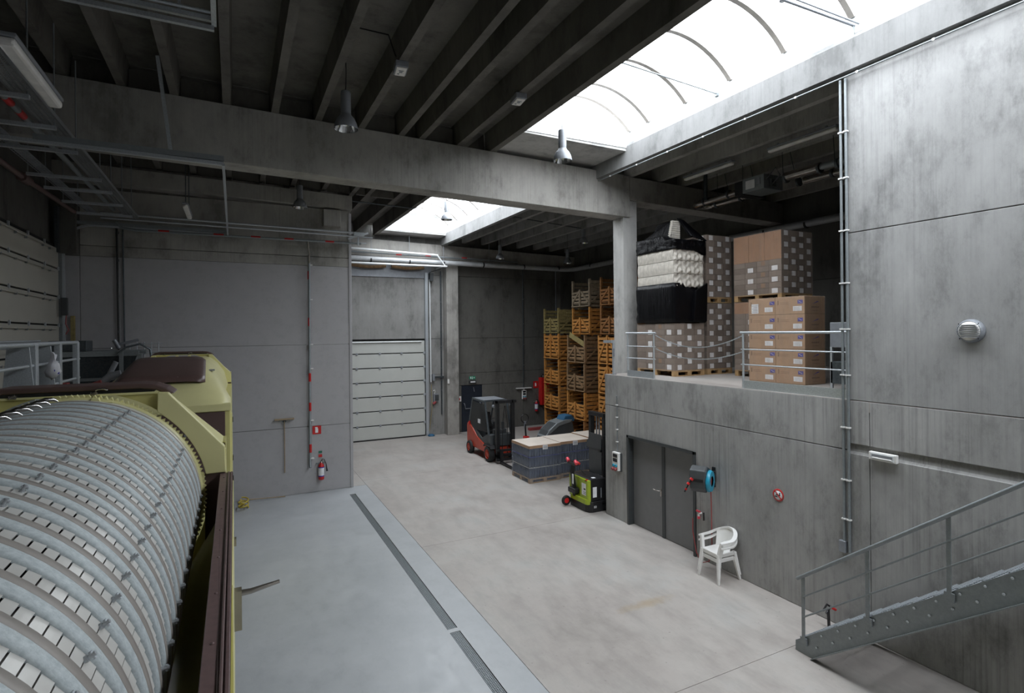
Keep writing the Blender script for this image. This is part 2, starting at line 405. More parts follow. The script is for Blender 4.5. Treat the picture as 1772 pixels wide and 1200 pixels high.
# ---------------------------------------------------------------- BEAMS, COLUMN, CEILING
def beam(name, x0, x1, y0, y1, d, mat='concrete_beam', dz=0):
    o = MB().hexa([(x0, y0, zb(x0) - d + dz), (x1, y0, zb(x1) - d + dz), (x1, y1, zb(x1) - d + dz), (x0, y1, zb(x0) - d + dz)],
                  [(x0, y0, zb(x0) + dz), (x1, y0, zb(x1) + dz), (x1, y1, zb(x1) + dz), (x0, y1, zb(x0) + dz)]).build(name, mat, None, .012)
    o['kind'] = 'structure'; return o
beam('roof_beam', XL, 9.33, 11.6, 12.13, 1.09)
beam('roof_beam', 9.345, XE, 11.6, 12.13, .62, dz=-.02)
beam('roof_beam', XL, 3.17, 16.85, 17.3, .42, dz=-.13)
beam('roof_beam', 3.18, XE, 23.42, 23.94, .72, dz=-.2)
beam('roof_beam', XL, 9.33, -6.5, -6.0, 1.09)
cl = MB().box(9.15, 9.6, 11.66, 12.1, 0, 7.62).box(9.345, 9.6, 11.66, 12.1, 7.62, 8.06).build('concrete_column', 'concrete_column', None, .012); cl['kind'] = 'structure'
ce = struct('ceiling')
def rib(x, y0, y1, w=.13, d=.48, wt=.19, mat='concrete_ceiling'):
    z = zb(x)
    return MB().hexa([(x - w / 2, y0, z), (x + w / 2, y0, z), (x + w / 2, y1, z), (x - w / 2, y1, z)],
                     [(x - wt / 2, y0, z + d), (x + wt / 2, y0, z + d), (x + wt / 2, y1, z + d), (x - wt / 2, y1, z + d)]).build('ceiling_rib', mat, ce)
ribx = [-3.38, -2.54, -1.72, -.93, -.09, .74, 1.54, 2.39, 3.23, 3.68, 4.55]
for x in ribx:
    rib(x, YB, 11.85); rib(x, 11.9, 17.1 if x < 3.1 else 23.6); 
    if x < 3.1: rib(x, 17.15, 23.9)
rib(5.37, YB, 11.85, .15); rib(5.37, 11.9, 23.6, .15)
for y0, y1 in ((YB, 11.85), (11.9, 23.6)):      # pale edge rib on the right of the skylights
    x = 8.34; z = zb(8.43) - .22
    MB().hexa([(x - .08, y0, z), (x + .08, y0, z), (x + .08, y1, z), (x - .08, y1, z)],
              [(x - .08, y0, z + .45), (x + .1, y0, z + .66), (x + .1, y1, z + .66), (x - .08, y1, z + .45)]).build('ceiling_rib', 'concrete_edge', ce)
for x in (9.4, 10.35, 11.25, 12.2, 13.1, 14.0, 14.9):
    rib(x, -6, 11.85, .15, .5, mat='concrete_beam'); rib(x, 11.9, 23.6, .15, .5, mat='concrete_lit')
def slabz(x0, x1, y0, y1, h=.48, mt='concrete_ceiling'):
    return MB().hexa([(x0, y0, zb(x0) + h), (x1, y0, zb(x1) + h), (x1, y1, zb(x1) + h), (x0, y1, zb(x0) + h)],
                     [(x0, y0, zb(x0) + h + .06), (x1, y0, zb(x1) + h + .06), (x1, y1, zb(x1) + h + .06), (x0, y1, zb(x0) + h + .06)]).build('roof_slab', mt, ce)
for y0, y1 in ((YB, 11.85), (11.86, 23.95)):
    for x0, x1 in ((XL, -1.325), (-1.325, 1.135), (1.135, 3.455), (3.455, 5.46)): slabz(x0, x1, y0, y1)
    for x0, x1 in ((8.4, 9.875), (9.875, 11.705), (11.705, 13.505), (13.505, XE + .1)): slabz(x0, x1, y0, y1, .47, 'concrete_lit')
for x0, x1 in zip(ribx[:-1], ribx[1:]):         # stop ends between the ribs over the beams
    for yq in (11.78, 17.0): B(ce, 'infill_panel', 'concrete_ceiling', x0 + .09, x1 - .09, yq, yq + .08, zb(x1) - .02, zb(x1) + .4)
for x0, x1 in ((8.55, 9.3), (9.5, 10.25), (10.45, 11.15), (11.35, 12.1), (12.3, 13.0), (13.2, 13.9), (14.1, 14.8)):
    B(ce, 'infill_panel', 'concrete_ceiling', x0, x1, 11.8, 11.88, zb(x1), zb(x1) + .4)
for y0, y1 in ((10.4, 12.72), (22.75, 23.95), (YB, -8.0)):
    MB().hexa([(5.46, y0, 8.86), (8.34, y0, 8.83), (8.34, y1, 8.83), (5.46, y1, 8.86)], [(5.46, y0, 9.1), (8.34, y0, 9.1), (8.34, y1, 9.1), (5.46, y1, 9.1)]).build('roof_slab', 'concrete_column', ce)
# skylights: kerb, arched ribs, panes
def skylight(name, y0, y1, ribs):
    w = struct(name)
    MB().box(8.35, 8.5, y0, y1, 8.9, 9.32).box(5.4, 5.56, y0, y1, 9.1, 9.32).build('kerb', 'white_paint', w)
    MB().box(5.47, 8.35, y0 + .0, y0 + .02, 8.9, 9.27).box(5.47, 8.35, y1 - .02, y1, 8.9, 9.27).build('kerb', 'white_paint', w)
    cx, cz, R = 6.97, 8.0, 1.854; a0 = math.asin((9.27 - cz) / R)
    def arc(R, n=20): return [(cx + R * math.cos(a0 + (PI - 2 * a0) * k / n), cz + R * math.sin(a0 + (PI - 2 * a0) * k / n)) for k in range(n + 1)]
    for y in ribs:
        A, C = arc(R), arc(R + .05)
        for yy0 in (y,):
            mb = MB()
            for k in range(20):
                mb.hexa([(A[k][0], y - .045, A[k][1]), (A[k + 1][0], y - .045, A[k + 1][1]), (A[k + 1][0], y + .045, A[k + 1][1]), (A[k][0], y + .045, A[k][1])],
                        [(C[k][0], y - .045, C[k][1]), (C[k + 1][0], y - .045, C[k + 1][1]), (C[k + 1][0], y + .045, C[k + 1][1]), (C[k][0], y + .045, C[k][1])])
            mb.build('arch_rib', 'hoop_taupe', w)
    E = [y0] + sorted(ribs) + [y1]
    A = arc(R + .055)
    for a, b in zip(E[:-1], E[1:]):
        if b - a < .1: continue
        vs = [(p[0], a, p[1]) for p in A] + [(p[0], b, p[1]) for p in A]
        MB().poly(vs, [(k, k + 1, k + 22, k + 21) for k in range(20)], None, True).build('pane', 'skylight_pane', w)
    for y in (y0 + .01, y1 - .01):
        MB().poly([(p[0], y, p[1]) for p in A], [tuple(range(21))]).build('pane', 'skylight_pane', w)
    return w
w1 = skylight('window_1', -8.0, 10.4, [10.37 - .67 - 1.145 * k for k in range(16)] + [10.36])
w2 = skylight('window_2', 12.72, 22.75, [12.78 + 1.1 * k for k in range(10)])
MB().tube([(8.36, 7.73, 9.15), (5.5, 7.1, 8.9)], .014).cbox((8.33, 7.73, 9.13), (.06, .08, .06)).build('tie_rod', 'steel_grey', w1)
MB().tube([(8.36, 5.1, 9.15), (5.5, 5.2, 9.2)], .02).tube([(8.36, 5.03, 9.15), (5.5, 5.1, 9.2)], .014).tube([(6.9, 5.2, 9.2), (6.9, 5.2, 9.26)], .05).build('opening_motor', 'lamp_grey', w1)
MB().tube([(8.33, 5.1, 9.15), (8.32, 5.09, 8.95), (8.33, 5.09, 8.55)], .014).build('cable', 'steel_grey', w1)
MB().tube([(8.36, 19, 9.15), (5.5, 18.4, 8.9)], .014).build('tie_rod', 'steel_grey', w2)
B(wf, 'footing', 'concrete_dim', XL - .3, XE + .3, YF + .05, YF + .3, -.2, .05); B(we, 'footing', 'concrete_dim', XE + .05, XE + .3, YB, YF, -.2, 10)
# ---------------------------------------------------------------- SECTION DOORS
def section_door_far():
    d = struct('door_1'); y = YF - .03
    zs = [0, .62, 1.24, 1.86, 2.48, 3.1, 3.72, 4.28]
    B(d, 'seal_back', 'rubber', 4.45, 7.62, y + .02, y + .05, 0, 4.3)
    for a, b in zip(zs[:-1], zs[1:]):
        p = B(d, 'door_panel', 'door_panel', 4.44, 7.6, y - .04, y + .02, a + .025 + (.03 if a == 0 else 0), b - .02, .006)
    for z in zs[1:-1]:
        for x in (4.62, 5.6, 6.55): MB().cbox((x, y - .05, z), (.07, .03, .1)).tube([(x - .05, y - .07, z), (x + .05, y - .07, z)], .014).build('hinge', 'lamp_grey', d)
        MB().cbox((7.58, y - .05, z), (.09, .04, .1)).build('hinge', 'galvanised', d)
    MB().tube([(4.44, y - .08, 4.22), (7.45, y - .08, 4.22)], .03).build('stiffener', 'white_paint', d)
    B(d, 'bottom_seal', 'rubber', 4.44, 7.6, y - .05, y + .03, 0, .05)
    MB().box(7.63, 7.75, y - .12, y + .03, 0, 7.3).box(7.75, 7.79, y - .02, y + .03, 0, 7.3).build('guide_rail', 'galvanised', d)
    MB().box(4.38, 4.43, y - .12, y + .03, 0, 7.3).build('guide_rail', 'galvanised', d)
    MB().tube([(7.84, y - .12, 7.0), (7.86, y - .12, 2.4)], .03).build('chain_guard', 'white_paint', d)
    MB().cbox((7.9, y - .15, 7.1), (.16, .2, .35)).tube([(7.8, y - .2, 7.3), (8.25, y - .45, 7.45)], .02).build('door_drive', 'dark_grey_plastic', d)
    for x0, x1 in ((4.4, 5.85), (6.1, 7.55)):
        n = 12; MB().tube([(x0 + (x1 - x0) * k / n, y - .22, 7.5 - .06 * math.sin(PI * k / n)) for k in range(n + 1)], .07, 10).build('spring_drum', 'grey_brown_wood', d)
    B(d, 'header_plate', 'lamp_grey', 4.3, 7.95, y - .02, y + .03, 7.05, 7.62)
section_door_far()
def section_door_left():
    d = struct('door_2'); x = XL + .13; lv = [0, .13, .81, 1.49, 2.17, 2.85, 3.52, 4.19, 4.87, 5.55, 6.22, 6.72]
    B(d, 'seal_back', 'rubber', x - .06, x - .03, 10.0, 16.8, 0, 6.74)
    B(d, 'lintel_cover', 'rubber', x - .2, x - .05, 9.9, 16.9, 6.7, 6.8)
    for a, b in zip(lv[1:-1], lv[2:]):
        B(d, 'door_panel', 'door_cream', x - .03, x + .02, 10.0, 16.72, a + .018, b - .018, .006)
        MB().tube([(x + .06, 10.2, b - .1 if b < 6.7 else 6.64), (x + .05, 16.3, b - .1 if b < 6.7 else 6.64)], .015).build('stiffener', 'door_cream', d)
        for y in (12.9, 13.7, 14.3, 15.4, 15.9): MB().cbox((x + .05, y, b - .115), (.04, .03, .05)).build('bracket', 'steel_grey', d)
        for y in (13.4, 14.5, 15.6, 16.66): MB().cbox((x + .03, y, b), (.03, .05, .09)).build('hinge', 'galvanised', d)
    # guide rails: up the jamb, bend, then level across the hall
    for yr in (16.8, 9.85):
        pts = [(x + .1, yr, 0), (x + .1, yr, 6.75)] + [(x + .1 + .6 * (1 - math.cos(t)), yr, 6.75 + .58 * math.sin(t)) for t in [PI / 2 * k / 8 for k in range(1, 9)]] + [(-.13, yr, 7.3)]
        mb = MB()
        for a, b in zip(pts[:-1], pts[1:]): mb.bar(a, b, .05, .07, None, (0, 1, 0))
        mb.build('guide_rail', 'galvanised', d)
        B(d, 'angle_rail', 'steel_grey', x + .3 if yr > 10 else x + 1.3, -.12, yr - .04, yr + .04, 7.34, 7.42)
    B(d, 'jamb_angle', 'steel_grey', x - .02, x + .08, 16.74, 16.9, 0, 7.4); B(d, 'spring_plate', 'steel_dark', x - .02, x + .05, 16.55, 16.95, 6.6, 7.7)
    MB().bar((-.13, 9.8, 7.28), (-.13, 16.8, 7.3), .04, .04).build('end_bar', 'galvanised', d)
    MB().bar((-1.0, 9.85, 8.82), (-.84, 9.85, 7.4), .05, .05).build('perforated_hanger', 'galvanised', d)
    MB().tube([(x + .35, 16.6, 7.6), (x + .3, 13, 7.55), (x + .25, 10, 7.6)], .05).tube([(x + .3, 13.5, 7.56), (x + .3, 13.1, 7.55)], .09).build('spring_shaft', 'brown_rail', d)
section_door_left()
o = MB(); [o.bar((-2.2, 6.92, z), (-.17, 6.92, z), .05, .05) for z in (7.98, 8.08)]
o.tube([(-2.2, 6.85, 8.12), (-.2, 6.85, 8.12)], .018)
tr = thing('track_frame', 'galvanised ceiling track with tube lamp rail, high at top left near the camera', 'track')
o.build('rail', 'galvanised', tr)
MB().bar((-.17, 6.92, 8.03), (-.14, 4.5, 8.03), .05, .05).build('cross_bar', 'galvanised', tr)
MB().bar((-2.0, 6.92, 8.1), (-2.0, 6.92, 8.9), .03).bar((-.5, 6.92, 8.1), (-.5, 6.92, 8.9), .03).build('hanger', 'galvanised', tr)
MB().box(-.62, -.3, 6.55, 6.75, 8.5, 8.56).box(-.62, -.3, 6.55, 6.75, 8.56, 9.3).build('mounting_plate', 'steel_grey', tr)

# ---------------------------------------------------------------- DARK EXIT DOOR and far wall fittings
d4 = struct('door_4'); y = YF - .02
B(d4, 'door_leaf', 'door_navy', 9.42, 10.38, YF, YF + .05, 0, 2.13, .004)
MB().box(9.38, 9.42, YF - .01, YF + .1, 0, 2.15).box(10.38, 10.41, YF - .01, YF + .1, 0, 2.15).build('door_frame', 'door_navy', d4)
MB().tube([(9.48, y - .02, 1.32), (9.48, y - .1, 1.3), (9.52, y - .1, 1.08), (10.24, y - .1, 1.08), (10.28, y - .1, 1.3), (10.28, y, 1.32)], .018).build('panic_bar', 'lamp_grey', d4)
MB().tube([(9.95, y - .05, 2.05), (9.97, y - .1, 1.85)], .012).build('door_closer', 'lamp_grey', d4)
ex = thing('exit_sign', 'green and white exit pictogram lamp above the dark navy door', 'sign', (9.92, YF, 2.3))
B(ex, 'lamp_body', 'dark_grey_plastic', -.18, .18, -.08, -.002, -.06, .06, .01); B(ex, 'lamp_window', 'label_white', -.12, .12, -.086, -.081, -.03, .03)
B(ex, 'sign_plate', 'green_sign', -.15, .15, -.02, -.005, .12, .26); MB().cbox((-.08, -.024, .19), (.05, .006, .1)).cbox((0, -.024, .17), (.03, .006, .09)).cbox((0, -.024, .235), (.025, .006, .03)).cbox((.08, -.024, .19), (.06, .006, .02)).cbox((.1, -.024, .19), (.015, .006, .07)).build('pictogram', 'label_white', ex)
def conduit(name, label, pts, r=.014, mat='steel_dark', clips=None, cat='conduit'):
    t = thing(name, label, cat)
    MB().tube(pts, r, 6).build('pipe_run', mat, t)
    if clips:
        for c in clips: MB().cbox(c, (.05, .05, .02)).build('clip', 'white_plastic', t)
    return t
conduit('cable_conduit', 'dark conduit down the far wall between the roller door and the pilaster', [(8.4, YF - .04, 7.4), (8.4, YF - .04, .9)], .035, 'steel_dark', [(8.4, YF - .04, z) for z in (6, 5, 4, 3, 2)])
conduit('cable_conduit', 'dark conduit pair to the right of the far pilaster', [(9.22, YF - .04, 7.3), (9.22, YF - .04, .9)], .04, 'steel_dark', [(9.22, YF - .04, z) for z in (6.4, 5.4, 4.3, 3.2, 2.6)])
conduit('cable_conduit', 'thin dark conduit down the far wall to the white socket panel', [(12.62, YF - .03, 8), (12.6, YF - .03, 1.9)], .03, 'steel_dark', [(12.62, YF - .03, z) for z in (6.2, 5, 4, 3)])
conduit('vertical_pipe', 'pale vertical pipe in the far right corner behind the wooden crates', [(14.45, YF - .1, 7.8), (14.45, YF - .1, 4)], .035, 'lamp_grey', None, 'pipe')
def socket_panel(loc, rz, label):
    t = thing('socket_panel', label, 'socket panel', loc, rz)
    B(t, 'housing', 'white_plastic', -.12, .12, -.09, 0, -.22, .22, .012); B(t, 'back_plate', 'dark_grey_plastic', -.13, .16, -.03, 0, -.23, .21)
    for z in (.13, .02): MB().box(-.08, .08, -.1, -.085, z - .03, z + .05).build('breaker_window', 'glass_dark', t, .004)
    for x in (-.05, .05):
        MB().tube([(x, -.12, -.1), (x, -.085, -.1)], .033, 10).build('socket', 'blue_plastic', t)
        MB().tube([(x, -.15, -.19), (x, -.085, -.17)], .036, 10).build('socket', 'hose_red', t)
    return t
socket_panel((12.62, YF, 1.55), 0, 'white socket panel on the far wall under the thin conduit'); 
sb = thing('shelf_board', 'small white shelf above the socket panel on the far wall', 'shelf', (12.6, YF, 1.85)); B(sb, 'board', 'white_plastic', -.4, .4, -.15, 0, 0, .04); B(sb, 'support', 'white_plastic', -.02, .02, -.12, 0, -.12, 0)
socket_panel((XR, 10.93, 1.43), -PI / 2, 'white socket panel on the concrete wall left of the grey double door')
conduit('cable_conduit', 'thin conduit rising from the socket panel beside the grey double door', [(XR - .02, 10.93, 1.65), (XR - .02, 10.93, 2.95), (XR - .05, 10.9, 3.03)], .013, 'steel_grey', [(XR - .02, 10.93, z) for z in (1.9, 2.2, 2.5, 2.8)])
def sign(label, loc, rz, w, h, mat, marks, name='fire_sign'):
    t = thing(name, label, 'sign', loc, rz); B(t, 'plate', mat, -w / 2, w / 2, -.012, -.001, -h / 2, h / 2)
    for mk, mm in marks: MB().box(mk[0], mk[1], -.016, -.012, mk[2], mk[3]).build('pictogram', mm, t)
    return t
ext_m = [((-.045, .035, -.08, .045), 'label_white'), ((-.03, .02, .045, .085), 'label_white'), ((-.05, -.03, .05, .085), 'label_white')]
sign('red extinguisher pictogram sign on the painted grey wall', (2.13, YP, 1.8), 0, .24, .24, 'red_paint', ext_m)
sign('red extinguisher pictogram sign on the far wall near the crates', (13.3, YF, 2.0), 0, .26, .34, 'red_paint', ext_m)
def extinguisher(label, loc):
    t = thing('fire_extinguisher', label, 'fire extinguisher', loc)
    MB().lathe([(0, -.26), (.07, -.255), (.082, -.23), (.082, .13), (.07, .18), (.035, .21), (.03, .24), (0, .24)], (0, -.1, 0), n=20).build('cylinder', 'red_paint', t)
    MB().lathe([(.0835, -.14), (.0835, .1)], (0, -.1, 0), n=20).build('paper_label', 'label_white', t)
    MB().lathe([(.0842, -.16), (.0842, -.13)], (0, -.1, 0), n=20).lathe([(.0842, .09), (.0842, .12)], (0, -.1, 0), n=20).build('label_band', 'blue_print', t)
    MB().lathe([(.028, .2), (.028, .27), (0, .27)], (0, -.1, 0), n=12).bar((-.02, -.1, .27), (.08, -.12, .31), .02).bar((0, -.1, .25), (.09, -.12, .26), .015).build('valve', 'stainless', t)
    MB().tube([(0, -.1, .26), (.03, -.12, .34), (.08, -.12, .33), (.13, -.12, .2), (.15, -.12, .05), (.16, -.12, -.02)], [.012, .012, .012, .012, .02, .03], 8).build('hose', 'black_plastic', t)
    MB().box(-.13, .13, -.03, 0, .2, .22).box(-.12, -.1, -.16, 0, .2, .22).build('bracket', 'steel_grey', t)
    return t
extinguisher('red fire extinguisher hanging on the painted grey wall below its sign', (2.23, YP, .62))
extinguisher('red fire extinguisher on the far wall beside the wooden crates', (13.28, YF, .95))
sign('small round red and green notices above the nearer extinguisher', (2.22, YP, 1.06), 0, .01, .01, 'label_white', [((-.05, .05, .06, .12), 'sock_green'), ((-.05, .05, -.06, .02), 'red_paint')], 'notice')
fc = thing('fire_cabinet', 'tall red fire hose cabinet at the end of the far wall', 'cabinet', (13.62, YF, 1.0)); B(fc, 'body', 'red_paint', -.16, .3, -.3, 0, 0, 1.35, .02); MB().lathe([(.13, 0), (.13, .06), (.05, .16), (0, .17)], (.05, -.15, 1.35)).build('top_drum', 'black_plastic', fc)
ct = thing('control_box', 'grey door control box with cables beside the far roller door', 'control box', (8.1, YF, 1.65)); B(ct, 'housing', 'lamp_grey', -.1, .12, -.12, 0, -.15, .2, .01); B(ct, 'cover', 'dark_grey_plastic', -.05, .13, -.14, -.12, -.1, .16); MB().tube([(-.05, -.06, .2), (0, -.08, .42), (-.1, -.08, .34)], .02).build('cable', 'white_plastic', ct); MB().tube([(-.12, -.08, -.25), (0, -.1, -.15)], .06, 10).build('socket', 'hose_red', ct)
ag = thing('wall_lamp', 'small grey lamp on a bracket arm on the far wall above the control box', 'bracket', (8.0, YF, 2.6)); MB().bar((0, -.1, 0), (.5, -.05, 0), .07).build('arm', 'steel_dark', ag); MB().cbox((-.02, -.12, 0), (.1, .12, .3)).build('lamp', 'lamp_grey', ag)
sw = thing('switch_box', 'small red and white isolator switch right of the far pilaster', 'switch', (9.2, YF, 1.55)); B(sw, 'box', 'white_plastic', -.02, .12, -.12, 0, -.12, .12, .01); MB().tube([(.0, -.17, 0), (.0, -.12, 0)], .05, 10).build('knob', 'red_paint', sw); B(sw, 'panel', 'lamp_grey', -.06, .0, -.1, 0, .3, .75)
ws = thing('wall_sensor', 'tiny white sensor box on the far pilaster', 'sensor', (8.52, 23.48, 2.42)); B(ws, 'box', 'white_plastic', 0, .08, -.06, 0, -.1, .1, .01)
bs = thing('floor_bag', 'crumpled blue cloth on the floor at the foot of the roller door rail', 'cloth', (7.82, YF - .25, 0)); MB().lathe([(.0, .1), (.1, .08), (.16, .03), (.15, 0)], n=9).build('bundle', 'blue_cloth', bs)
yhz = thing('hanging_strap', 'yellow green strap hanging beside the roller door rail', 'strap', (7.86, YF - .2, 0)); MB().tube([(0, 0, 2.3), (.02, 0, 1.2), (-.1, .02, .2)], .014, 6).build('cord', 'olive_wood', yhz)

# ---------------------------------------------------------------- PIPES
def pipe(label, pts, r, mat='white_paint', n=12, collars=(), cmat='rubber', name='overhead_pipe'):
    t = thing(name, label, 'pipe'); MB().tube(pts, r, n).build('pipe_run', mat, t)
    for c, d in collars: MB().tube([Vector(c) - Vector(d) * (.12 if cmat == 'red_paint' else .03), Vector(c) + Vector(d) * (.12 if cmat == 'red_paint' else .03)], r * 1.08, 10).build('clamp', cmat, t)
    return t
pipe('thick grey drain pipe along the far wall and round the corner', [(3.2, 23.2, 7.72), (14.6, 23.2, 7.66), (14.95, 23.0, 7.66), (15.0, 22.6, 7.66), (15.0, 5, 7.72)], .11, 'pipe_grey',
     collars=[((x, 23.2, 7.68), (1, 0, 0)) for x in (5.1, 6.75, 8.3, 10.2, 12.3, 14.2)] + [((15, y_, 7.68), (0, 1, 0)) for y_ in (21.5, 19, 16.5, 13.4, 12.0, 10.6)])
pipe('upper white pipe above the far roller door', [(3.2, 23.1, 8.13), (8.0, 23.1, 8.0)], .045)
pipe('thin red banded pipe behind the upper white pipe', [(3.2, 23.25, 8.0), (12, 23.25, 7.9)], .035, 'steel_grey', collars=[((x, 23.25, 7.96), (1, 0, 0)) for x in (6.3, 7.6, 9.3)], cmat='red_paint')
pipe('lower white rail above the roller door header', [(3.2, 22.9, 7.48), (8.35, 22.9, 7.5)], .04)
[MB().bar((x_, 22.9, 7.5), (x_, 23.95, 7.5), .04).build('wall_bracket', 'white_paint', bpy.data.objects['overhead_pipe.003']) for x_ in (4.2, 8.2)]
MB().tube([(7.9, 22.95, 8.0), (8.3, 22.95, 7.5)], .03).build('door_stay', 'white_paint', None).update_tag()
tag(bpy.data.objects['door_stay'], 'short white diagonal stay above the far roller door', 'stay')
for x, w_ in ((5.12, 'above the left of the roller door'), (6.75, 'above the right of the roller door'), (8.3, 'above the far pilaster'), (10.5, 'above the exit door')):
    t = thing('pipe_hanger', 'thin rod holding the thick drain pipe ' + w_, 'hanger', (x, 23.2, 7.75), 0, 'rods above the far drain pipe'); MB().tube([(0, 0, 0), (0, 0, 1.25)], .01, 5).build('rod', 'lamp_grey', t)
pp = pipe('grey pipe with red bands crossing above the painted grey wall', [(-2.6, 16.75, 7.45), (-2.5, 16.75, 7.3), (-2.2, 16.75, 7.26), (3.4, 16.75, 7.28)], .032, 'steel_grey', collars=[((x, 16.75, 7.28), (1, 0, 0)) for x in (-1.6, -.35, .55, 1.4, 2.5)], cmat='red_paint')
MB().tube([(1.9, 16.75, 7.28), (1.95, 16.82, 6.9), (1.95, 16.9, 6.6)], .025).build('branch', 'stainless', pp)
vp = pipe('vertical grey pipe with red bands running down the painted grey wall', [(1.95, 16.9, 6.9), (1.93, 16.92, .85), (1.93, 16.86, .75)], .035, 'steel_grey', collars=[((1.94, 16.91, z), (0, 0, 1)) for z in (6.3, 4.95, 3.35, 1.3, 2.5)], cmat='red_paint')
for z in (6.6, 5.6, 4.3, 3.6, 2.1, 1.0): MB().cbox((1.98, 16.94, z), (.12, .1, .03)).build('clip', 'white_plastic', vp)
pipe('pair of slim galvanised conduits running above the painted grey wall', [(-2.9, 16.6, 7.62), (3.35, 16.6, 7.56)], .03, 'galvanised')
pipe('lower slim galvanised conduit above the painted grey wall', [(-2.9, 16.6, 7.5), (3.3, 16.6, 7.46)], .022, 'galvanised')
cb = thing('conduit_end_bracket', 'cluster of galvanised brackets at the end of the painted wall', 'bracket', (3.3, 16.65, 7.5)); MB().cbox((0, 0, .02), (.3, .3, .1)).bar((-.3, 0, -.12), (.3, .05, .1), .05).bar((0, 0, .1), (0, 0, -.3), .04).bar((0, .1, -.02), (.45, .1, -.02), .03).bar((0, .1, -.2), (.25, .1, -.2), .03).build('bracket', 'galvanised', cb)
pipe('black vertical drainpipe at the left of the painted wall', [(-2.62, 16.9, 7.4), (-2.6, 16.9, 4.1)], .024, 'black_plastic', collars=[((-2.6, 16.9, z), (0, 0, 1)) for z in (7.2, 6.5, 5.6, 4.7)], cmat='dark_grey_plastic')
pipe('dark grey vertical conduit right of the black drainpipe', [(-2.5, 16.93, 7.4), (-2.48, 16.93, 4.0)], .018, 'steel_dark')

# conduits on the edge of the big right wall
for k, (yy_, z1) in enumerate(((5.3, 1.35), (5.22, 1.2))):
    t = thing('cable_conduit', ('left' if k == 0 else 'right') + ' one of the two conduits down the edge of the tall right wall', 'conduit')
    MB().tube([(XR - .03, yy_, 8.4), (XR - .03, yy_, z1)], .02, 8).build('pipe_run', 'steel_grey', t)
    for z in (7.6, 6.9, 6.1, 5.3, 4.6, 3.9, 3.1, 2.3, 1.7): MB().cbox((XR - .035, yy_, z), (.05, .06, .02)).build('clip', 'white_plastic', t)
jb = thing('junction_box', 'small grey junction box at the foot of the wall edge conduits', 'box', (XR, 5.32, 1.28)); B(jb, 'housing', 'lamp_grey', -.07, 0, -.05, .05, -.1, .08, .008)
lc = thing('edge_cable', 'thin clipped cable along the lower edge of the bright concrete roof edge', 'cable')
MB().tube([(8.25, -3, 8.4), (8.25, 11.5, 8.4)], .012, 6).build('cable', 'steel_grey', lc)
for y_ in (3, 4, 5, 6, 7, 8, 9, 10, 11): MB().cbox((8.25, y_, 8.4), (.03, .03, .03)).build('clip', 'white_plastic', lc)
# wall lamps and sign on the right wall
bl = thing('bulkhead_lamp', 'round white bulkhead lamp with louvres on the tall right wall', 'wall lamp', (XR, 3.65, 4.56))
MB().lathe([(0, 0), (.15, 0), (.15, -.04), (.13, -.075), (.125, -.08)], ax='x', n=36).build('rim', 'lamp_grey', bl)
MB().lathe([(.128, -.06), (.115, -.085), (.08, -.1), (0, -.105)], ax='x', n=36).build('glass', 'lamp_diffuser', bl)
for k in range(7): 
    z = -.075 + k * .025; w = math.sqrt(max(.13 ** 2 - z * z, 0)); MB().cbox((-.085 - .018 * math.sqrt(max(0, 1 - (z / .13) ** 2)), 0, z), (.012, w * 2, .008)).build('louvre', 'lamp_grey', bl)
for a in (.7, 2.4, 3.9, 5.5): MB().lathe([(.008, -.082), (0, -.084)], (0, .14 * math.cos(a), .14 * math.sin(a)), 'x', 8).build('screw', 'black_plastic', bl)
el = thing('emergency_lamp', 'rectangular white emergency lamp over the recessed channel of the right wall', 'emergency lamp', (XR, 4.72, 2.75))
B(el, 'housing', 'white_plastic', -.06, 0, -.19, .19, -.06, .06, .008); B(el, 'frame', 'white_paint', -.068, -.06, -.16, .16, -.045, .045, .003); B(el, 'window', 'lamp_grey', -.071, -.068, -.14, .14, -.005, .03); MB().tube([(-.075, -.13, -.02), (-.075, .13, -.02)], .008, 8).build('tube', 'white_plastic', el)
ns = thing('prohibition_sign', 'round red and white prohibition sign right of the hose reel', 'sign', (XR, 6.47, 1.75))
MB().lathe([(0, -.006), (.085, -.006), (.085, 0)], ax='x', n=32).build('disc', 'label_white', ns)
mb = MB(); mb.lathe([(.085, -.009), (.105, -.009), (.105, 0), (.085, 0)], ax='x', n=32); mb.bar((-.009, .06, .06), (-.009, -.06, -.06), .018, .004, None, (1, 0, 0)); mb.build('red_ring', 'red_paint', ns)
MB().cbox((-.007, .01, .0), (.003, .08, .016)).cbox((-.007, -.03, .02), (.003, .02, .05)).cbox((-.007, .04, -.03), (.003, .05, .02)).build('pictogram', 'ink', ns)

# ---------------------------------------------------------------- HOSE REEL and tap
hr = thing('hose_reel', 'black and blue wall hose reel beside the grey double door', 'hose reel', (XR - .1, 7.98, 1.74), .5)
cas = [(-.2, .2), (-.05, .27), (.12, .2), (.17, .1), (.17, -.08), (.08, -.2), (-.1, -.23), (-.22, -.14), (-.24, .02)]
def prof(s, dy): return [(p[0] * s, p[1] * s) for p in cas]
MB().prism([(-.26 + p[0], p[1]) for p in cas], -.09, .2, 'y').build('casing', 'dark_grey_plastic', hr, .02)
MB().prism([(-.26 + p[0] * .9, p[1] * .9 + .01) for p in cas[:4]] + [(-.09, .07), (-.48, .07)], -.1, .21, 'y').build('top_shell', 'steel_dark', hr, .01)
MB().box(-.51, -.44, -.06, .17, .0, .05).build('slot', 'black_plastic', hr)
MB().lathe([(.19, -.16), (.21, -.12), (.2, -.09)], (-.25, 0, -.02), 'y', 28).lathe([(.1, -.16), (.19, -.16)], (-.25, 0, -.02), 'y', 28).build('side_disc', 'blue_plastic', hr)
MB().lathe([(0, -.13), (.1, -.13)], (-.25, 0, -.02), 'y', 20).build('hub', 'hose_red', hr)
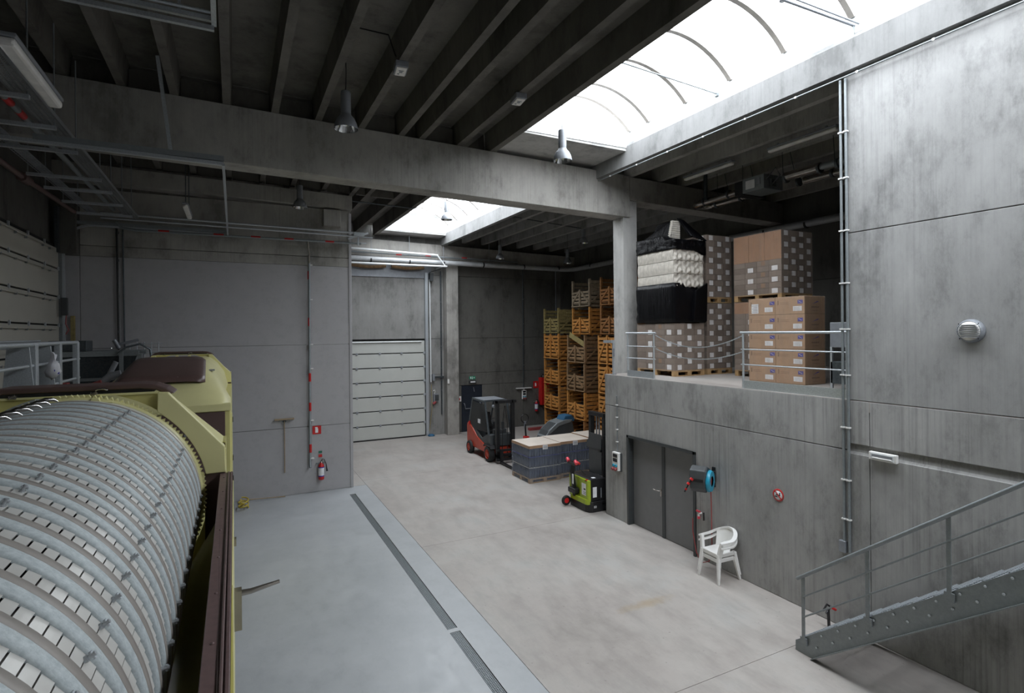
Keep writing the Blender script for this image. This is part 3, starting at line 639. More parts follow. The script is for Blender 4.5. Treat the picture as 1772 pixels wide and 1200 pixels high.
MB().bar((.05, -.14, .19), (.05, -.14, -.2), .12, .04).box(-.05, .03, -.16, -.1, -.1, .12).box(-.12, 0, -.12, -.08, -.1, .1).build('wall_bracket', 'black_plastic', hr, .005)
nz = MB().tube([(-.5, .14, .05), (-.52, .16, .02)], .035, 10).tube([(-.54, .19, -.03), (-.56, .21, -.06)], .03, 10).tube([(-.58, .23, -.13), (-.59, .24, -.16)], .022, 10).build('nozzle_ring', 'red_paint', hr)
MB().tube([(-.5, .15, .05), (-.6, .26, -.2)], .014, 8).build('nozzle', 'black_plastic', hr)
MB().tube([(-.12, -.1, -.2), (-.1, -.1, -.5), (-.08, -.1, -1.3), (-.1, -.05, -1.62), (-.1, .1, -1.68), (-.08, .2, -1.5), (-.07, .27, -1.1), (-.06, .27, -.85)], .011, 8).build('hose', 'hose_red', hr)
tp = thing('water_tap', 'red and white tap fitting on the wall under the hose reel', 'tap', (XR, 8.24, .95))
MB().tube([(0, 0, -.02), (-.07, 0, -.02), (-.07, 0, -.1)], .02, 10).build('spout', 'white_plastic', tp); MB().cbox((-.08, 0, .03), (.03, .1, .03)).tube([(-.07, 0, -.12), (-.07, 0, -.07)], .028, 10).build('handle', 'pink_red', tp); MB().bar((-.03, -.09, .02), (-.03, -.09, -.14), .02).build('lever', 'black_plastic', tp)

# ---------------------------------------------------------------- CHAIRS (two white plastic armchairs, one stacked in the other)
def chair(label, loc, rz):
    t = thing('plastic_armchair', label, 'chair', loc, rz, 'stacked white plastic chairs')
    sq = [(-.2, -.2), (.2, -.2), (.21, .15), (.16, .21), (-.16, .21), (-.21, .15)]
    MB().prism(sq, .41, .435, 'z').build('seat', 'white_plastic', t, .01)
    MB().box(-.2, .2, -.215, -.19, .36, .43).box(-.21, -.19, -.2, .17, .37, .43).box(.19, .21, -.2, .17, .37, .43).build('seat_skirt', 'white_plastic', t, .005)
    for sx in (-1, 1):
        for (x, y_, X, Y_, zt) in ((.2, -.2, .25, -.26, .66), (.19, .18, .24, .27, .43)):
            mb = MB(); w = .032
            mb.hexa([(sx * X - .02, Y_ - .02, 0), (sx * X + .02, Y_ - .02, 0), (sx * X + .02, Y_ + .02, 0), (sx * X - .02, Y_ + .02, 0)],
                    [(sx * x - w, y_ - w, .43), (sx * x + w, y_ - w, .43), (sx * x + w, y_ + w, .43), (sx * x - w, y_ + w, .43)])
            mb.build('leg', 'white_plastic', t, .008)
        MB().hexa([(sx * .2 - .03, -.23, .41), (sx * .2 + .03, -.23, .41), (sx * .2 + .03, -.17, .41), (sx * .2 - .03, -.17, .41)],
                  [(sx * .25 - .028, -.2, .655), (sx * .25 + .028, -.2, .655), (sx * .25 + .028, -.14, .655), (sx * .25 - .028, -.14, .655)]).build('arm_post', 'white_plastic', t, .008)
    # continuous arm and top rail
    mb = MB(); pts = []
    for k in range(25):
        a = PI * k / 24; x = .27 * math.cos(a); yb = .03 + .27 * math.sin(a)
        pts.append((x, yb, .66 + .13 * max(0, math.sin(a)) ** 1.5))
    pts = [(.26, -.2, .655)] + pts + [(-.26, -.2, .655)]
    n = len(pts)
    vs = []
    for p in pts:
        c = Vector((0, .0, 0)); d = Vector((p[0], p[1], 0)); d = d.normalized() if d.length > 0 else Vector((1, 0, 0))
        i = Vector(p) - d * .035; o_ = Vector(p) + d * .035
        vs += [(i.x, i.y, p[2] + .012), (o_.x, o_.y, p[2]), (o_.x, o_.y, p[2] - .03), (i.x, i.y, p[2] - .02)]
    fs = [(4 * i + j, 4 * i + (j + 1) % 4, 4 * i + 4 + (j + 1) % 4, 4 * i + 4 + j) for i in range(n - 1) for j in range(4)]
    mb.poly(vs, fs + [(0, 1, 2, 3), (4 * n - 1, 4 * n - 2, 4 * n - 3, 4 * n - 4)], None, False).build('arm_rail', 'white_plastic', t, smooth=False)
    # slatted curved back
    mb = MB(); vs = []; K = 15; al = [PI * (.17 + .66 * k / (K - 1)) for k in range(K)]
    for r_, f in ((.255, 0), (.245, 1)):
        for a in al: vs.append((r_ * math.cos(a), .04 + r_ * math.sin(a), .66 + .12 * math.sin(a) ** 1.5))
        for a in al: vs.append((.2 * math.cos(a), .0 + .2 * math.sin(a) + (0 if not f else -.008), .43))
    fs = []
    for k in range(K - 1):
        fs.append((k, k + 1, K + k + 1, K + k)); fs.append((2 * K + k, 2 * K + k + 1, 3 * K + k + 1, 3 * K + k))
    mb.poly(vs, fs, None, True).build('back_shell', 'white_plastic', t)
    return t
chair('lower white plastic armchair of the two stacked by the right wall', (8.03, 7.5, 0), -PI / 2 - .04)
chair('upper white plastic armchair stacked on the other by the right wall', (8.03, 7.5, .09), -PI / 2 - .04)

# ---------------------------------------------------------------- STAIRS
st = thing('metal_staircase', 'grey steel staircase with tube handrail rising along the right wall', 'stairs')
def zs_(y): return .235 + (5.17 - y) * .771
for x0, x1 in ((7.17, 7.2), (8.22, 8.25)):
    yb = -1.0
    prof_ = [(5.3, 0), (5.3, .14), (5.17, .24), (yb, zs_(yb)), (yb, zs_(yb) - .36), (5.04, 0)]
    sg = MB().prism(prof_, x0, x1, 'x').build('stringer', 'steel_grey', st, .003)
    sy = -1 if x0 < 8 else 1
    MB().hexa([(x0 - .0 if x0 > 8 else x0, 5.03, .0), (x0 + .09, 5.03, 0), (x0 + .09, yb, zs_(yb) - .37), (x0, yb, zs_(yb) - .37)],
              [(x0, 5.03, .02), (x0 + .09, 5.03, .02), (x0 + .09, yb, zs_(yb) - .35), (x0, yb, zs_(yb) - .35)]).build('flange', 'steel_grey', sg) if x0 > 8 else \
    MB().hexa([(x0 - .06, 5.03, .0), (x0 + .02, 5.03, 0), (x0 + .02, yb, zs_(yb) - .37), (x0 - .06, yb, zs_(yb) - .37)],
              [(x0 - .06, 5.03, .015), (x0 + .02, 5.03, .015), (x0 + .02, yb, zs_(yb) - .355), (x0 - .06, yb, zs_(yb) - .355)]).build('flange', 'steel_grey', sg)
tread = None
for k in range(28):
    y_ = 5.05 - .233 * k; z = .25 + .18 * k
    if z > 4.9: break
    if tread is None:
        mb = MB().box(7.2, 8.22, -.13, -.125, -.04, 0).box(7.2, 8.22, .125, .13, -.04, 0)
        for j in range(9): mb.box(7.2, 8.22, -.11 + j * .0275, -.104 + j * .0275, -.03, 0)
        for j in range(20): mb.box(7.22 + j * .052, 7.226 + j * .052, -.125, .125, -.03, -.002)
        tread = mb.build('tread', 'galvanised', st, loc=(0, y_, z))
    else: link('tread', tread.data, st, (0, y_, z))
    for dy in (-.08, .08): MB().lathe([(.016, -.012), (.01, -.018), (0, -.018)], (7.17, y_ + dy, z - .05 + dy * .1), 'x', 8).build('bolt', 'galvanised', st)
yb = -1.0
MB().tube([(7.14, 5.24, 1.05), (7.14, yb, zs_(yb) + .87)], .024, 12).build('handrail', 'steel_grey', st)
for dz in (.3, .585): MB().tube([(7.14, 5.15, .24 + dz + .0), (7.14, yb, zs_(yb) + dz)], .011, 8).build('mid_rail', 'steel_grey', st)
for y_ in (5.15, 4.26, 3.36, 2.46, 1.56):
    MB().bar((7.14, y_, zs_(y_) - .06), (7.14, y_, zs_(y_) + .86), .014, .045, None, (0, 1, 0)).cbox((7.145, y_, zs_(y_) - .05), (.02, .1, .1)).build('baluster', 'steel_grey', st)
bk = thing('hand_tool', 'dark hand tool with red grips lying behind the foot of the staircase', 'tool', (8.12, 5.44, 0)); MB().tube([(-.12, 0, .3), (.0, .02, .36), (.12, 0, .28)], .015, 8).tube([(-.05, 0, .24), (.08, 0, .33)], .015, 8).bar((0, 0, .3), (.02, 0, 0), .03).build('frame', 'black_plastic', bk); MB().tube([(.08, -.02, .3), (.15, -.02, .26)], .02, 8).build('grip', 'red_paint', bk)

# ---------------------------------------------------------------- DECK RAILINGS
def railing(label, y0, y1):
    t = thing('guard_rail', label, 'railing', (XR + .07, 0, 3.52))
    MB().tube([(0, y0 - .06, 1.03), (0, y1 + .06, 1.03)], .022, 12).build('top_rail', 'galvanised', t)
    for z in (.72, .44): MB().tube([(0, y0 - .05, z), (0, y1 + .05, z)], .012, 8).build('mid_rail', 'galvanised', t)
    for y_ in (y0, y1): MB().tube([(0, y_, 0), (0, y_, 1.02)], .02, 10).build('post', 'galvanised', t)
    B(t, 'toe_board', 'galvanised', -.012, -.002, y0 - .02, y1 + .02, 0, .15)
railing('short galvanised guard rail on the deck edge by the concrete column', 9.68, 10.6)
railing('longer galvanised guard rail in front of the brown cartons on the deck', 5.3, 7.24)
for z, s_, nm in ((4.5, .33, 'upper'), (4.2, .25, 'lower')):
    t = thing('safety_chain', nm + ' safety chain sagging across the gap between the guard rails', 'chain'); mb = MB(); n = 90
    P_ = []
    for k in range(n + 1):
        u = k / n; P_.append(Vector((XR + .07, 9.62 - u * 2.38, z - s_ * 4 * u * (1 - u) * (.75))))
    for k in range(n):
        a, b = P_[k], P_[k + 1]; mb.bar(a - (b - a) * .15, b + (b - a) * .15, .022 if k % 2 else .009, .009 if k % 2 else .022)
    o_ = mb.build('links', 'galvanised', t); o_['kind'] = 'stuff'
fb = thing('folding_bar', 'short galvanised bar end projecting left of the concrete column', 'rail', (XR + .1, 11.2, 3.52)); MB().bar((-.02, 0, .82), (-.02, .35, .82), .07).build('top_bar', 'galvanised', fb); MB().bar((0, 0, 0), (0, 0, .86), .05).build('post', 'galvanised', fb); MB().cbox((0, 0, .01), (.1, .1, .02)).cbox((-.03, -.05, .55), (.03, .04, .2)).build('latch', 'lamp_grey', fb)

# ---------------------------------------------------------------- LAMPS
def pendant(label, loc, top, box=False, s=1.0):
    t = thing('pendant_lamp', label, 'pendant lamp', loc, 0, 'bell shaped hall lamps')
    MB().lathe([(.185, 0), (.183, .03), (.165, .1), (.13, .17), (.09, .215), (.078, .24)], n=28).build('shade', 'lamp_grey', t)
    MB().lathe([(.183, .004), (.16, .1), (.12, .17), (.0, .2)], n=28).build('reflector', 'chrome', t)
    MB().lathe([(0, .08), (.04, .09), (.045, .13), (.03, .2)], n=14).build('bulb', 'white_plastic', t)
    MB().lathe([(.078, .235), (.078, .58), (.07, .6), (0, .6)], n=24).build('neck', 'lamp_grey', t)
    MB().tube([(0, 0, .6), (.01, 0, (top - loc[2]) * .6 + .2), (0, 0, top - loc[2])], .008, 6).build('cord', 'black_plastic', t)
    MB().lathe([(.0, top - loc[2]), (.05, top - loc[2]), (.045, top - loc[2] - .05), (0, top - loc[2] - .06)], n=12).build('ceiling_rose', 'dark_grey_plastic', t)
    if box: B(t, 'junction_box', 'lamp_grey', -.06, .06, -.05, .05, top - loc[2] - .16, top - loc[2], .008)
    return t
pendant('large grey bell lamp left of centre, hanging in front of the main beam', (1.62, 9.05, 7.86), 9.05)
pendant('bell lamp hanging against the bright skylight in front of the main beam', (5.7, 9.11, 7.9), 9.34, True)
pendant('bell lamp hanging below the main beam above the painted grey wall', (1.6, 15.76, 7.98), 9.2)
pendant('bell lamp hanging inside the far skylight', (6.2, 17.0, 8.27), 9.68)
pendant('bell lamp right of the far skylight near the concrete column', (12.4, 18.3, 8.1), 9.1)
pendant('small far bell lamp right of the far skylight above the exit door', (10.3, 21.6, 7.77), 9.1)
pendant('small far bell lamp in front of the crate stacks', (12.94, 20.36, 7.56), 9.05)
def em_lamp(label, loc, rz):
    t = thing('emergency_lamp', label, 'emergency lamp', loc, rz)
    B(t, 'housing', 'lamp_grey', -.16, .16, -.1, .1, -.06, .04, .01); B(t, 'diffuser', 'lamp_diffuser', -.14, .14, -.08, .08, -.075, -.061, .005)
    MB().cbox((-.05, 0, -.078), (.02, .08, .006)).cbox((.0, 0, -.078), (.04, .05, .006)).cbox((.07, .03, -.078), (.03, .03, .006)).build('pictogram', 'lamp_grey', t)
    return t
em_lamp('square emergency lamp on the roof rib above the large left bell lamp', (2.39, 8.6, zb(2.39) - .04), 1.45)
em_lamp('emergency lamp on the roof rib just left of the skylight', (4.55, 8.72, zb(4.55) - .04), 1.45)
ccb = thing('ceiling_cable', 'black cable looping between two roof ribs to the emergency lamp', 'cable'); MB().tube([(1.62, 9.05, 9.0), (1.6, 8.8, 9.1), (1.62, 8.6, 9.28), (2.2, 8.6, 9.28), (2.3, 8.6, 9.0), (2.38, 8.6, 8.86)], .012, 6).build('cord', 'black_plastic', ccb)
ccb = thing('ceiling_cable', 'dark cable crossing the far ribs beside the far skylight', 'cable'); MB().tube([(8.4, 17.6, 8.75), (12.3, 18.1, 8.62)], .02, 6).tube([(8.4, 17.6, 9.1), (8.4, 17.6, 8.7)], .012, 6).build('cord', 'steel_dark', ccb)
ccb = thing('ceiling_cable', 'dark cable crossing the ribs left of the far skylight', 'cable'); MB().tube([(3.3, 17.9, 8.8), (5.4, 17.9, 8.75)], .02, 6).build('cord', 'steel_dark', ccb)
def batten(label, c, L, axis='y', w=.13, h=.09, name='fluorescent_lamp', rz=0):
    t = thing(name, label, 'tube lamp', c, rz)
    if axis == 'y':
        B(t, 'housing', 'lamp_grey', -w / 2, w / 2, -L / 2, L / 2, 0, .04, .01)
        B(t, 'diffuser', 'lamp_diffuser', -w / 2 + .008, w / 2 - .008, -L / 2 + .01, L / 2 - .01, -h + .02, 0, .03)
        MB().cbox((0, -L * .35, .06), (.04, .04, .05)).cbox((0, L * .35, .06), (.04, .04, .05)).build('clamp', 'steel_grey', t)
    return t
batten('tube lamp under the deck ceiling nearest the concrete column', (10.35, 9.9, 8.5), 1.55)
batten('tube lamp under the deck ceiling cut off by the tall right wall', (10.4, 7.45, 8.5), 1.55)
batten('dim tube lamp under the deck ceiling behind the tube heater', (12.9, 7.6, 8.4), 1.55)
batten('long tube lamp close to the camera at the top left above the cable tray', (-1.82, 7.28, 7.32), 1.58, 'y', .15, .11)
b_ = batten('small hanging tube lamp above the painted grey wall', (-.93, 14.6, 7.45), 1.4, 'y', .12, .1); MB().tube([(0, -.5, .06), (0, -.5, 1.3)], .01, 6).tube([(0, .5, .06), (0, .5, 1.3)], .01, 6).build('hanger', 'steel_dark', b_)

# ---------------------------------------------------------------- CABLE TRAYS top left
t = thing('cable_tray', 'wide perforated cable tray running away at the upper left', 'cable tray', (0, 0, 7.5))
x0, x1 = -2.34, -2.1; mb = MB().box(x0 - .004, x0, 6, 16.4, 0, .07).box(x1, x1 + .004, 6, 16.4, 0, .07)
for k in range(5): mb.box(x0 + k * .0575, x0 + .022 + k * .0575, 6, 16.4, 0, .003)
for k in range(260): mb.box(x0, x1, 6 + k * .04, 6.018 + k * .04, 0, .0025)
mb.build('tray', 'perforated_steel', t)
t = thing('wire_tray', 'narrow wire mesh cable tray on the left of the perforated one', 'cable tray', (0, 0, 7.52)); mb = MB()
for k in range(5): mb.box(-3.09 + k * .05, -3.082 + k * .05, 6, 16.4, 0, .008)
for k in range(104): mb.box(-3.09, -2.88, 6 + k * .1, 6.008 + k * .1, .003, .01)
mb.box(-3.06, -2.91, 6, 16.4, .01, .04)
mb.build('mesh', 'lamp_grey', t)
for k, y_ in enumerate((7.4, 8.4, 9.5, 10.65, 12.35, 13.35, 14.57, 15.8)):
    t = thing('tray_bracket', 'galvanised strut under the two cable trays, the %s one from the camera' % ('nearest', 'second', 'third', 'fourth', 'fifth', 'sixth', 'seventh', 'last')[k], 'bracket', (-2.6, y_, 7.46), 0, 'struts under the cable trays')
    B(t, 'strut', 'galvanised', -.6, .46, -.03, .03, -.05, 0); MB().tube([(-.58, 0, 0), (-.58, 0, 1.4)], .01, 5).tube([(.44, 0, 0), (.44, 0, 1.4)], .01, 5).build('threaded_rod', 'steel_grey', t)
pipe('grey pipe with red bands running away between the two cable trays', [(-2.62, 5, 7.7), (-2.62, 16.5, 7.7)], .045, 'steel_grey', collars=[((-2.62, y_, 7.7), (0, 1, 0)) for y_ in (7.6, 9.4, 9.9)], cmat='red_paint')
pipe('black hose with shiny couplings close to the camera above the cable tray', [(-2.35, 5, 7.75), (-2.4, 8.2, 7.75), (-2.45, 9.5, 7.72)], .04, 'stainless')
# ---------------------------------------------------------------- TUBE HEATER under the deck ceiling
hv = thing('tube_heater', 'gas tube heater with shiny pipes hanging under the deck ceiling', 'heater', (11.1, 0, 7.98))
def tb(n, pts, r, mat): return MB().tube(pts, r, 14).build(n, mat, hv)
tb('heat_pipe', [(0, 10.9, 0), (0, 10.6, 0), (0, 9.55, 0)], .085, 'stainless'); tb('heat_pipe', [(.42, 10.9, -.02), (.42, 9.4, -.02)], .075, 'stainless')
tb('return_bend', [(0, 10.85, 0), (.03, 11.05, -.02), (.2, 11.15, -.03), (.39, 11.05, -.02), (.42, 10.85, -.02)], .085, 'stainless')
tb('heat_pipe', [(0, 8.35, .05), (0, 7.5, .05)], .1, 'stainless'); tb('heat_pipe', [(.45, 8.2, -.02), (.45, 7.1, -.02)], .085, 'stainless')
tb('heat_pipe', [(0, 7.5, .05), (0, 4.0, .05)], .07, 'steel_grey'); tb('heat_pipe', [(.45, 7.1, -.02), (.45, 4.0, -.02)], .065, 'steel_grey')
for y_ in (10.7, 9.9, 8.3, 7.5, 7.1, 6.6): MB().tube([(0, y_, .02), (0, y_ + .05, .02)], .11, 14).tube([(.43, y_, -.02), (.43, y_ + .05, -.02)], .1, 14).build('clamp', 'steel_dark', hv)
B(hv, 'burner_box', 'steel_grey', -.2, .45, 8.75, 9.35, -.12, .22, .01); B(hv, 'burner_cover', 'black_plastic', -.18, .6, 9.35, 9.6, -.14, .2, .01); B(hv, 'rating_plate', 'label_white', -.21, -.2, 9.0, 9.25, -.05, .15); B(hv, 'rating_plate', 'lamp_grey', -.21, -.2, 8.85, 8.95, .0, .15)
MB().tube([(-.1, 8.75, .1), (-.12, 8.5, .3), (-.1, 8.4, .1), (-.1, 8.6, -.05)], .014, 6).tube([(0, 8.72, .1), (0, 8.7, -.08)], .04, 8).tube([(.1, 8.72, .1), (.1, 8.7, -.08)], .04, 8).build('gas_hose', 'dark_grey_plastic', hv)
for x in (-.1, .05, .2): MB().tube([(x, 10.7 + x, .0), (x, 10.7 + x, .7)], .05, 8).build('flue', 'steel_dark', hv)
for y_ in (10.3, 9.5, 8.4, 7.2): MB().tube([(.0, y_, .1), (.1, y_ + .1, .8)], .008, 5).tube([(.43, y_, .08), (.35, y_ + .1, .8)], .008, 5).build('hanger', 'steel_dark', hv)
# ================================================================ DRUM PRESS (near machine) and its yellow arch
CX, CZ, RD = -.964, 3.431, .733
dp = thing('drum_press', 'large machine with a slatted hooped drum in a yellow frame, close to the camera', 'machine', (CX, 0, CZ))
Y0, Y1 = .56, 4.5
NS = 116; slat = None
MB().lathe([(.70, Y0), (.70, Y1)], ax='y', n=64).build('drum_core', 'rubber', dp)
a = 2 * PI / NS; g_ = .0028 / RD
mb = MB(); pts = [(math.sin(t), math.cos(t)) for t in (-a / 2 + g_, 0, a / 2 - g_)]
ro = [RD + .003, RD + .0045, RD + .006]
lo = [(p[0] * .703, p[1] * .703) for p in pts]; hi = [(p[0] * r, p[1] * r) for p, r in zip(pts, ro)]
poly = lo + hi[::-1]
mb.prism(poly, Y0, Y1, 'y')
for k in range(NS):
    if slat is None: slat = mb.build('drum_slat', 'drum_slat', dp); o = slat
    else: o = link('drum_slat', slat.data, dp)
    o.rotation_euler = (0, a * k + a / 2, 0)
hoop = None; HY = [.72 + .17 * k for k in range(23)]
for y_ in HY:
    if hoop is None:
        mb = MB()
        mb.lathe([(.733, -.048), (.7465, -.048), (.7465, .006)], ax='y', n=112, mat='hoop_steel', smooth=True)
        mb.lathe([(.7465, .004), (.7485, .006), (.7485, .040), (.733, .042)], ax='y', n=112, mat='hoop_taupe', smooth=True)
        hoop = mb.build('drum_hoop', 'hoop_steel', dp, loc=(0, y_, 0)); o = hoop
    else: o = link('drum_hoop', hoop.data, dp, (0, y_, 0))
bolt = None; latch = None
for y_ in HY:
    for ang in (.47, 1.03, 1.5):
        if bolt is None:
            bolt = MB().tube([(0, 0, 0), (0, 0, .01)], .009, 6).tube([(0, 0, .01), (0, 0, .028)], .006, 8).tube([(-.01, 0, .02), (.011, 0, .02)], .005, 6).build('bolt', 'galvanised', dp); o = bolt
        else: o = link('bolt', bolt.data, dp)
        rr = .735; o.location = (rr * math.sin(ang), y_ - .065, rr * math.cos(ang)); o.rotation_euler = (0, ang, 0)
    ang = -.16
    if y_ < 2.3: continue
    if latch is None:
        latch = MB().tube([(-.07, 0, .0), (-.04, 0, .02), (.0, .0, .028), (.04, 0, .02), (.06, 0, 0)], [.004, .012, .014, .012, .004], 8).build('drum_latch', 'chrome', dp); o = latch
    else: o = link('drum_latch', latch.data, dp)
    o.location = (.745 * math.sin(ang), y_ + .06, .745 * math.cos(ang)); o.rotation_euler = (0, ang, .35)
MB().lathe([(.70, 4.56), (.738, 4.56), (.742, 4.62), (.70, 4.62)], ax='y', n=96).build('drum_collar', 'drum_slat', dp)
mb = MB().lathe([(.70, 4.62), (.756, 4.62), (.756, 4.66), (.7, 4.66)], ax='y', n=96, mat='yellow_pale')
mb.build('ring_flange', 'yellow_pale', dp)
mb = MB(); NT = 150
for k in range(NT):
    t0, t1, tm = 2 * PI * k / NT, 2 * PI * (k + 1) / NT, 2 * PI * (k + .5) / NT
    q = lambda t, r, y_: (r * math.sin(t), y_, r * math.cos(t))
    mb.poly([q(t0, .754, 4.63), q(t1, .754, 4.63), q(tm, .776, 4.63), q(t0, .754, 4.66), q(t1, .754, 4.66), q(tm, .776, 4.66)], [(0, 1, 2), (3, 5, 4), (0, 2, 5, 3), (1, 4, 5, 2)], 'yellow_pale')
o = mb.build('gear_teeth', 'yellow_pale', dp); o['kind'] = 'stuff'
MB().lathe([(.0, Y0 - .02), (.74, Y0 - .02), (.77, Y0), (.77, Y0 + .04), (.7, Y0 + .04)], ax='y', n=64).build('near_ring', 'yellow_paint', dp)
# frame plate with the round hole, octagon outline
def arch(parent, yf, dx=0):
    out = [(.47, .765), (.9, .34), (.9, -.62), (.72, -.9), (-.72, -.9), (-.9, -.62), (-.9, .34), (-.47, .765)]
    n = 96; hole = [(.785 * math.sin(2 * PI * k / n), .785 * math.cos(2 * PI * k / n)) for k in range(n)]
    def edge(d):   # ray from the centre to the octagon
        best = 9
        for i in range(8):
            p, q = Vector(out[i]), Vector(out[(i + 1) % 8]); e = q - p; den = d[0] * e[1] - d[1] * e[0]
            if abs(den) < 1e-9: continue
            t = (p[0] * e[1] - p[1] * e[0]) / den; u = (p[0] * d[1] - p[1] * d[0]) / den
            if t > 0 and -.001 <= u <= 1.001: best = min(best, t)
        return (d[0] * best, d[1] * best)
    vs = []
    for k in range(n):
        d = (hole[k][0] / .785, hole[k][1] / .785); e = edge(d); h = hole[k]
        if math.hypot(*e) < .787: h = (e[0] * .995, e[1] * .995)
        elif math.hypot(*e) < .8: h = (e[0] * .99, e[1] * .99)
        vs += [(h[0], yf, h[1]), (e[0], yf, e[1]), (h[0], yf + .04, h[1]), (e[0], yf + .04, e[1])]
    fs = []
    for k in range(n):
        i, j = 4 * k, 4 * ((k + 1) % n)
        fs += [(i, i + 1, j + 1, j), (i + 2, j + 2, j + 3, i + 3), (i + 1, i + 3, j + 3, j + 1), (i, j, j + 2, i + 2)]
    MB().poly(vs, fs).build('arch_plate', 'yellow_paint', parent)
    for sx in (1, -1):     # raised corner covers
        f = [(.475, .62), (.475, .765), (.9, .34), (.9, .15), (.765, .15), (.66, .46)]
        f = [(.475, .765), (.54, .76), (.895, .34), (.9, .15)] + [(.785 * math.cos(t), .785 * math.sin(t)) for t in [.192 + .735 * k / 10 for k in range(11)]]
        MB().prism([(sx * p[0], p[1]) for p in f], yf - .07, yf - .002, 'y').build('corner_cover', 'yellow_pale', parent, .006)
        MB().box(sx * .76, sx * .895, yf - .04, yf - .003, -.5, .148).build('side_post', 'brown_plastic', parent, .004)
        MB().hexa([(sx * .88, yf + .04, -.9), (sx * .9, yf + .04, -.9), (sx * .9, yf + .3, -.9), (sx * .88, yf + .3, -.9)], [(sx * .88, yf + .04, .36), (sx * .9, yf + .04, .36), (sx * .9, yf + .3, .36), (sx * .88, yf + .3, .36)]).build('arch_side', 'yellow_paint', parent)
        MB().hexa([(sx * .9, yf + .04, .34), (sx * .9, yf + .3, .34), (sx * .47, yf + .3, .765), (sx * .47, yf + .04, .765)], [(sx * .89, yf + .04, .33), (sx * .89, yf + .3, .33), (sx * .46, yf + .3, .755), (sx * .46, yf + .04, .755)]).build('arch_side', 'yellow_paint', parent)
    # brown rounded lid on top
    pr = [(-.60, .73), (-.5, .81), (-.42, .825), (.36, .825), (.45, .815), (.52, .785), (.57, .745), (.53, .735), (.45, .775), (.36, .787), (-.4, .787), (-.55, .72)]
    MB().prism(pr, yf + .05, yf + .32, 'y').build('top_lid', 'brown_plastic', parent, .01)
    MB().box(-.5, .43, yf + .06, yf + .3, .755, .79).build('lid_seal', 'rubber', parent)
    MB().box(-.47, .47, yf - .02, yf, .755, .768).build('top_lip', 'yellow_pale', parent)
    for x in (-.33, .1): MB().cbox((x, yf - .015, .772), (.04, .02, .02)).tube([(x - .015, yf - .025, .77), (x + .015, yf - .025, .785)], .007, 6).build('lid_clip', 'stainless', parent)
    MB().tube([(.1, yf + .04, .79), (.115, yf + .035, .80), (.15, yf + .035, .80), (.165, yf + .04, .79)], .007, 8).build('lid_handle', 'chrome', parent)
    for x in (-.1, .12):
        MB().prism([(x - .1, .72), (x - .03, .725), (x - .02, .75), (x + .02, .75), (x + .03, .725), (x + .1, .72), (x + .1, .71), (x - .1, .71)], yf - .1, yf - .01, 'y').build('roller_bracket', 'yellow_pale', parent, .004)
arch(dp, 4.7)
# side rail, side panels and drip pan
MB().box(.862, .944, -.2, 4.65, .10, .14).box(.862, .875, -.2, 4.65, -.02, .10).box(.915, .925, -.2, 4.65, .14, .15).box(.93, .944, -.2, 4.65, .14, .147).build('side_rail', 'brown_rail', dp, .003)
for k in range(11): MB().lathe([(.006, .14), (.005, .144), (0, .144)], (.89, .5 + .4 * k, 0), n=8).build('rivet', 'brown_rail', dp)
MB().box(-.944, -.862, -.2, 4.65, .1, .14).build('side_rail', 'brown_rail', dp, .003)
for sx in (1, -1):
    B(dp, 'side_panel', 'yellow_paint', sx * .93, sx * .95, 2.7, 4.65, -1.1, .08, .004); B(dp, 'side_panel', 'yellow_paint', sx * .9, sx * .92, -.2, 2.69, -1.1, .08, .004)
    MB().hexa([(sx * .3, -.2, -1.15), (sx * .32, -.2, -1.15), (sx * .32, 4.7, -1.15), (sx * .3, 4.7, -1.15)], [(sx * .9, -.2, -.1), (sx * .92, -.2, -.1), (sx * .92, 4.7, -.1), (sx * .9, 4.7, -.1)]).build('drip_pan', 'yellow_paint', dp)
B(dp, 'chassis', 'yellow_paint', -.92, .92, -.2, 4.9, -2.1, -1.15, .02)
for x in (-.8, .8):
    for y_ in (0.2, 4.5): B(dp, 'foot', 'steel_dark', x - .08, x + .08, y_ - .08, y_ + .08, -3.431, -2.1, .01)
for y_ in (3.2,): MB().tube([(.96, y_, -.17), (1.03, y_, -.17), (1.17, y_ + .03, -.16)], [.018, .015, .01], 8).cbox((.97, y_, -.25), (.035, .06, .2)).build('latch_handle', 'stainless', dp)
for y_ in (4.4,): MB().cbox((.955, y_, -.3), (.02, .05, .05)).build('latch', 'stainless', dp)

# ================================================================ SECOND MACHINE behind
hm = thing('hooded_press', 'yellow press with brown sloping lid standing behind the near drum machine', 'machine', (CX, 0, CZ))
arch(hm, 13.45)
bd = [(-.91, -.28), (-.91, -2.0), (.91, -2.0), (.91, -.28)]
B(hm, 'cabinet_front', 'yellow_paint', -.91, .91, 8.8, 9.0, -2.2, .19, .015)
B(hm, 'front_panel', 'brown_plastic', -.55, .84, 8.785, 8.8, -.75, .09, .006); B(hm, 'front_trim', 'yellow_pale', -.91, .92, 8.77, 8.8, .1, .2, .01)
B(hm, 'cabinet_body', 'yellow_paint', -.91, .91, 9.0, 13.45, -2.2, .12, .015)
for k in range(9): B(hm, 'plate_mark', 'lamp_grey', .34 + .045 * k, .368 + .045 * k, 8.78, 8.785, -.235, -.19 + (.012 if k % 3 else 0))
MB().box(.31, .76, 8.781, 8.784, -.25, -.246).box(.31, .76, 8.781, 8.784, -.165, -.161).build('plate_mark', 'lamp_grey', hm)
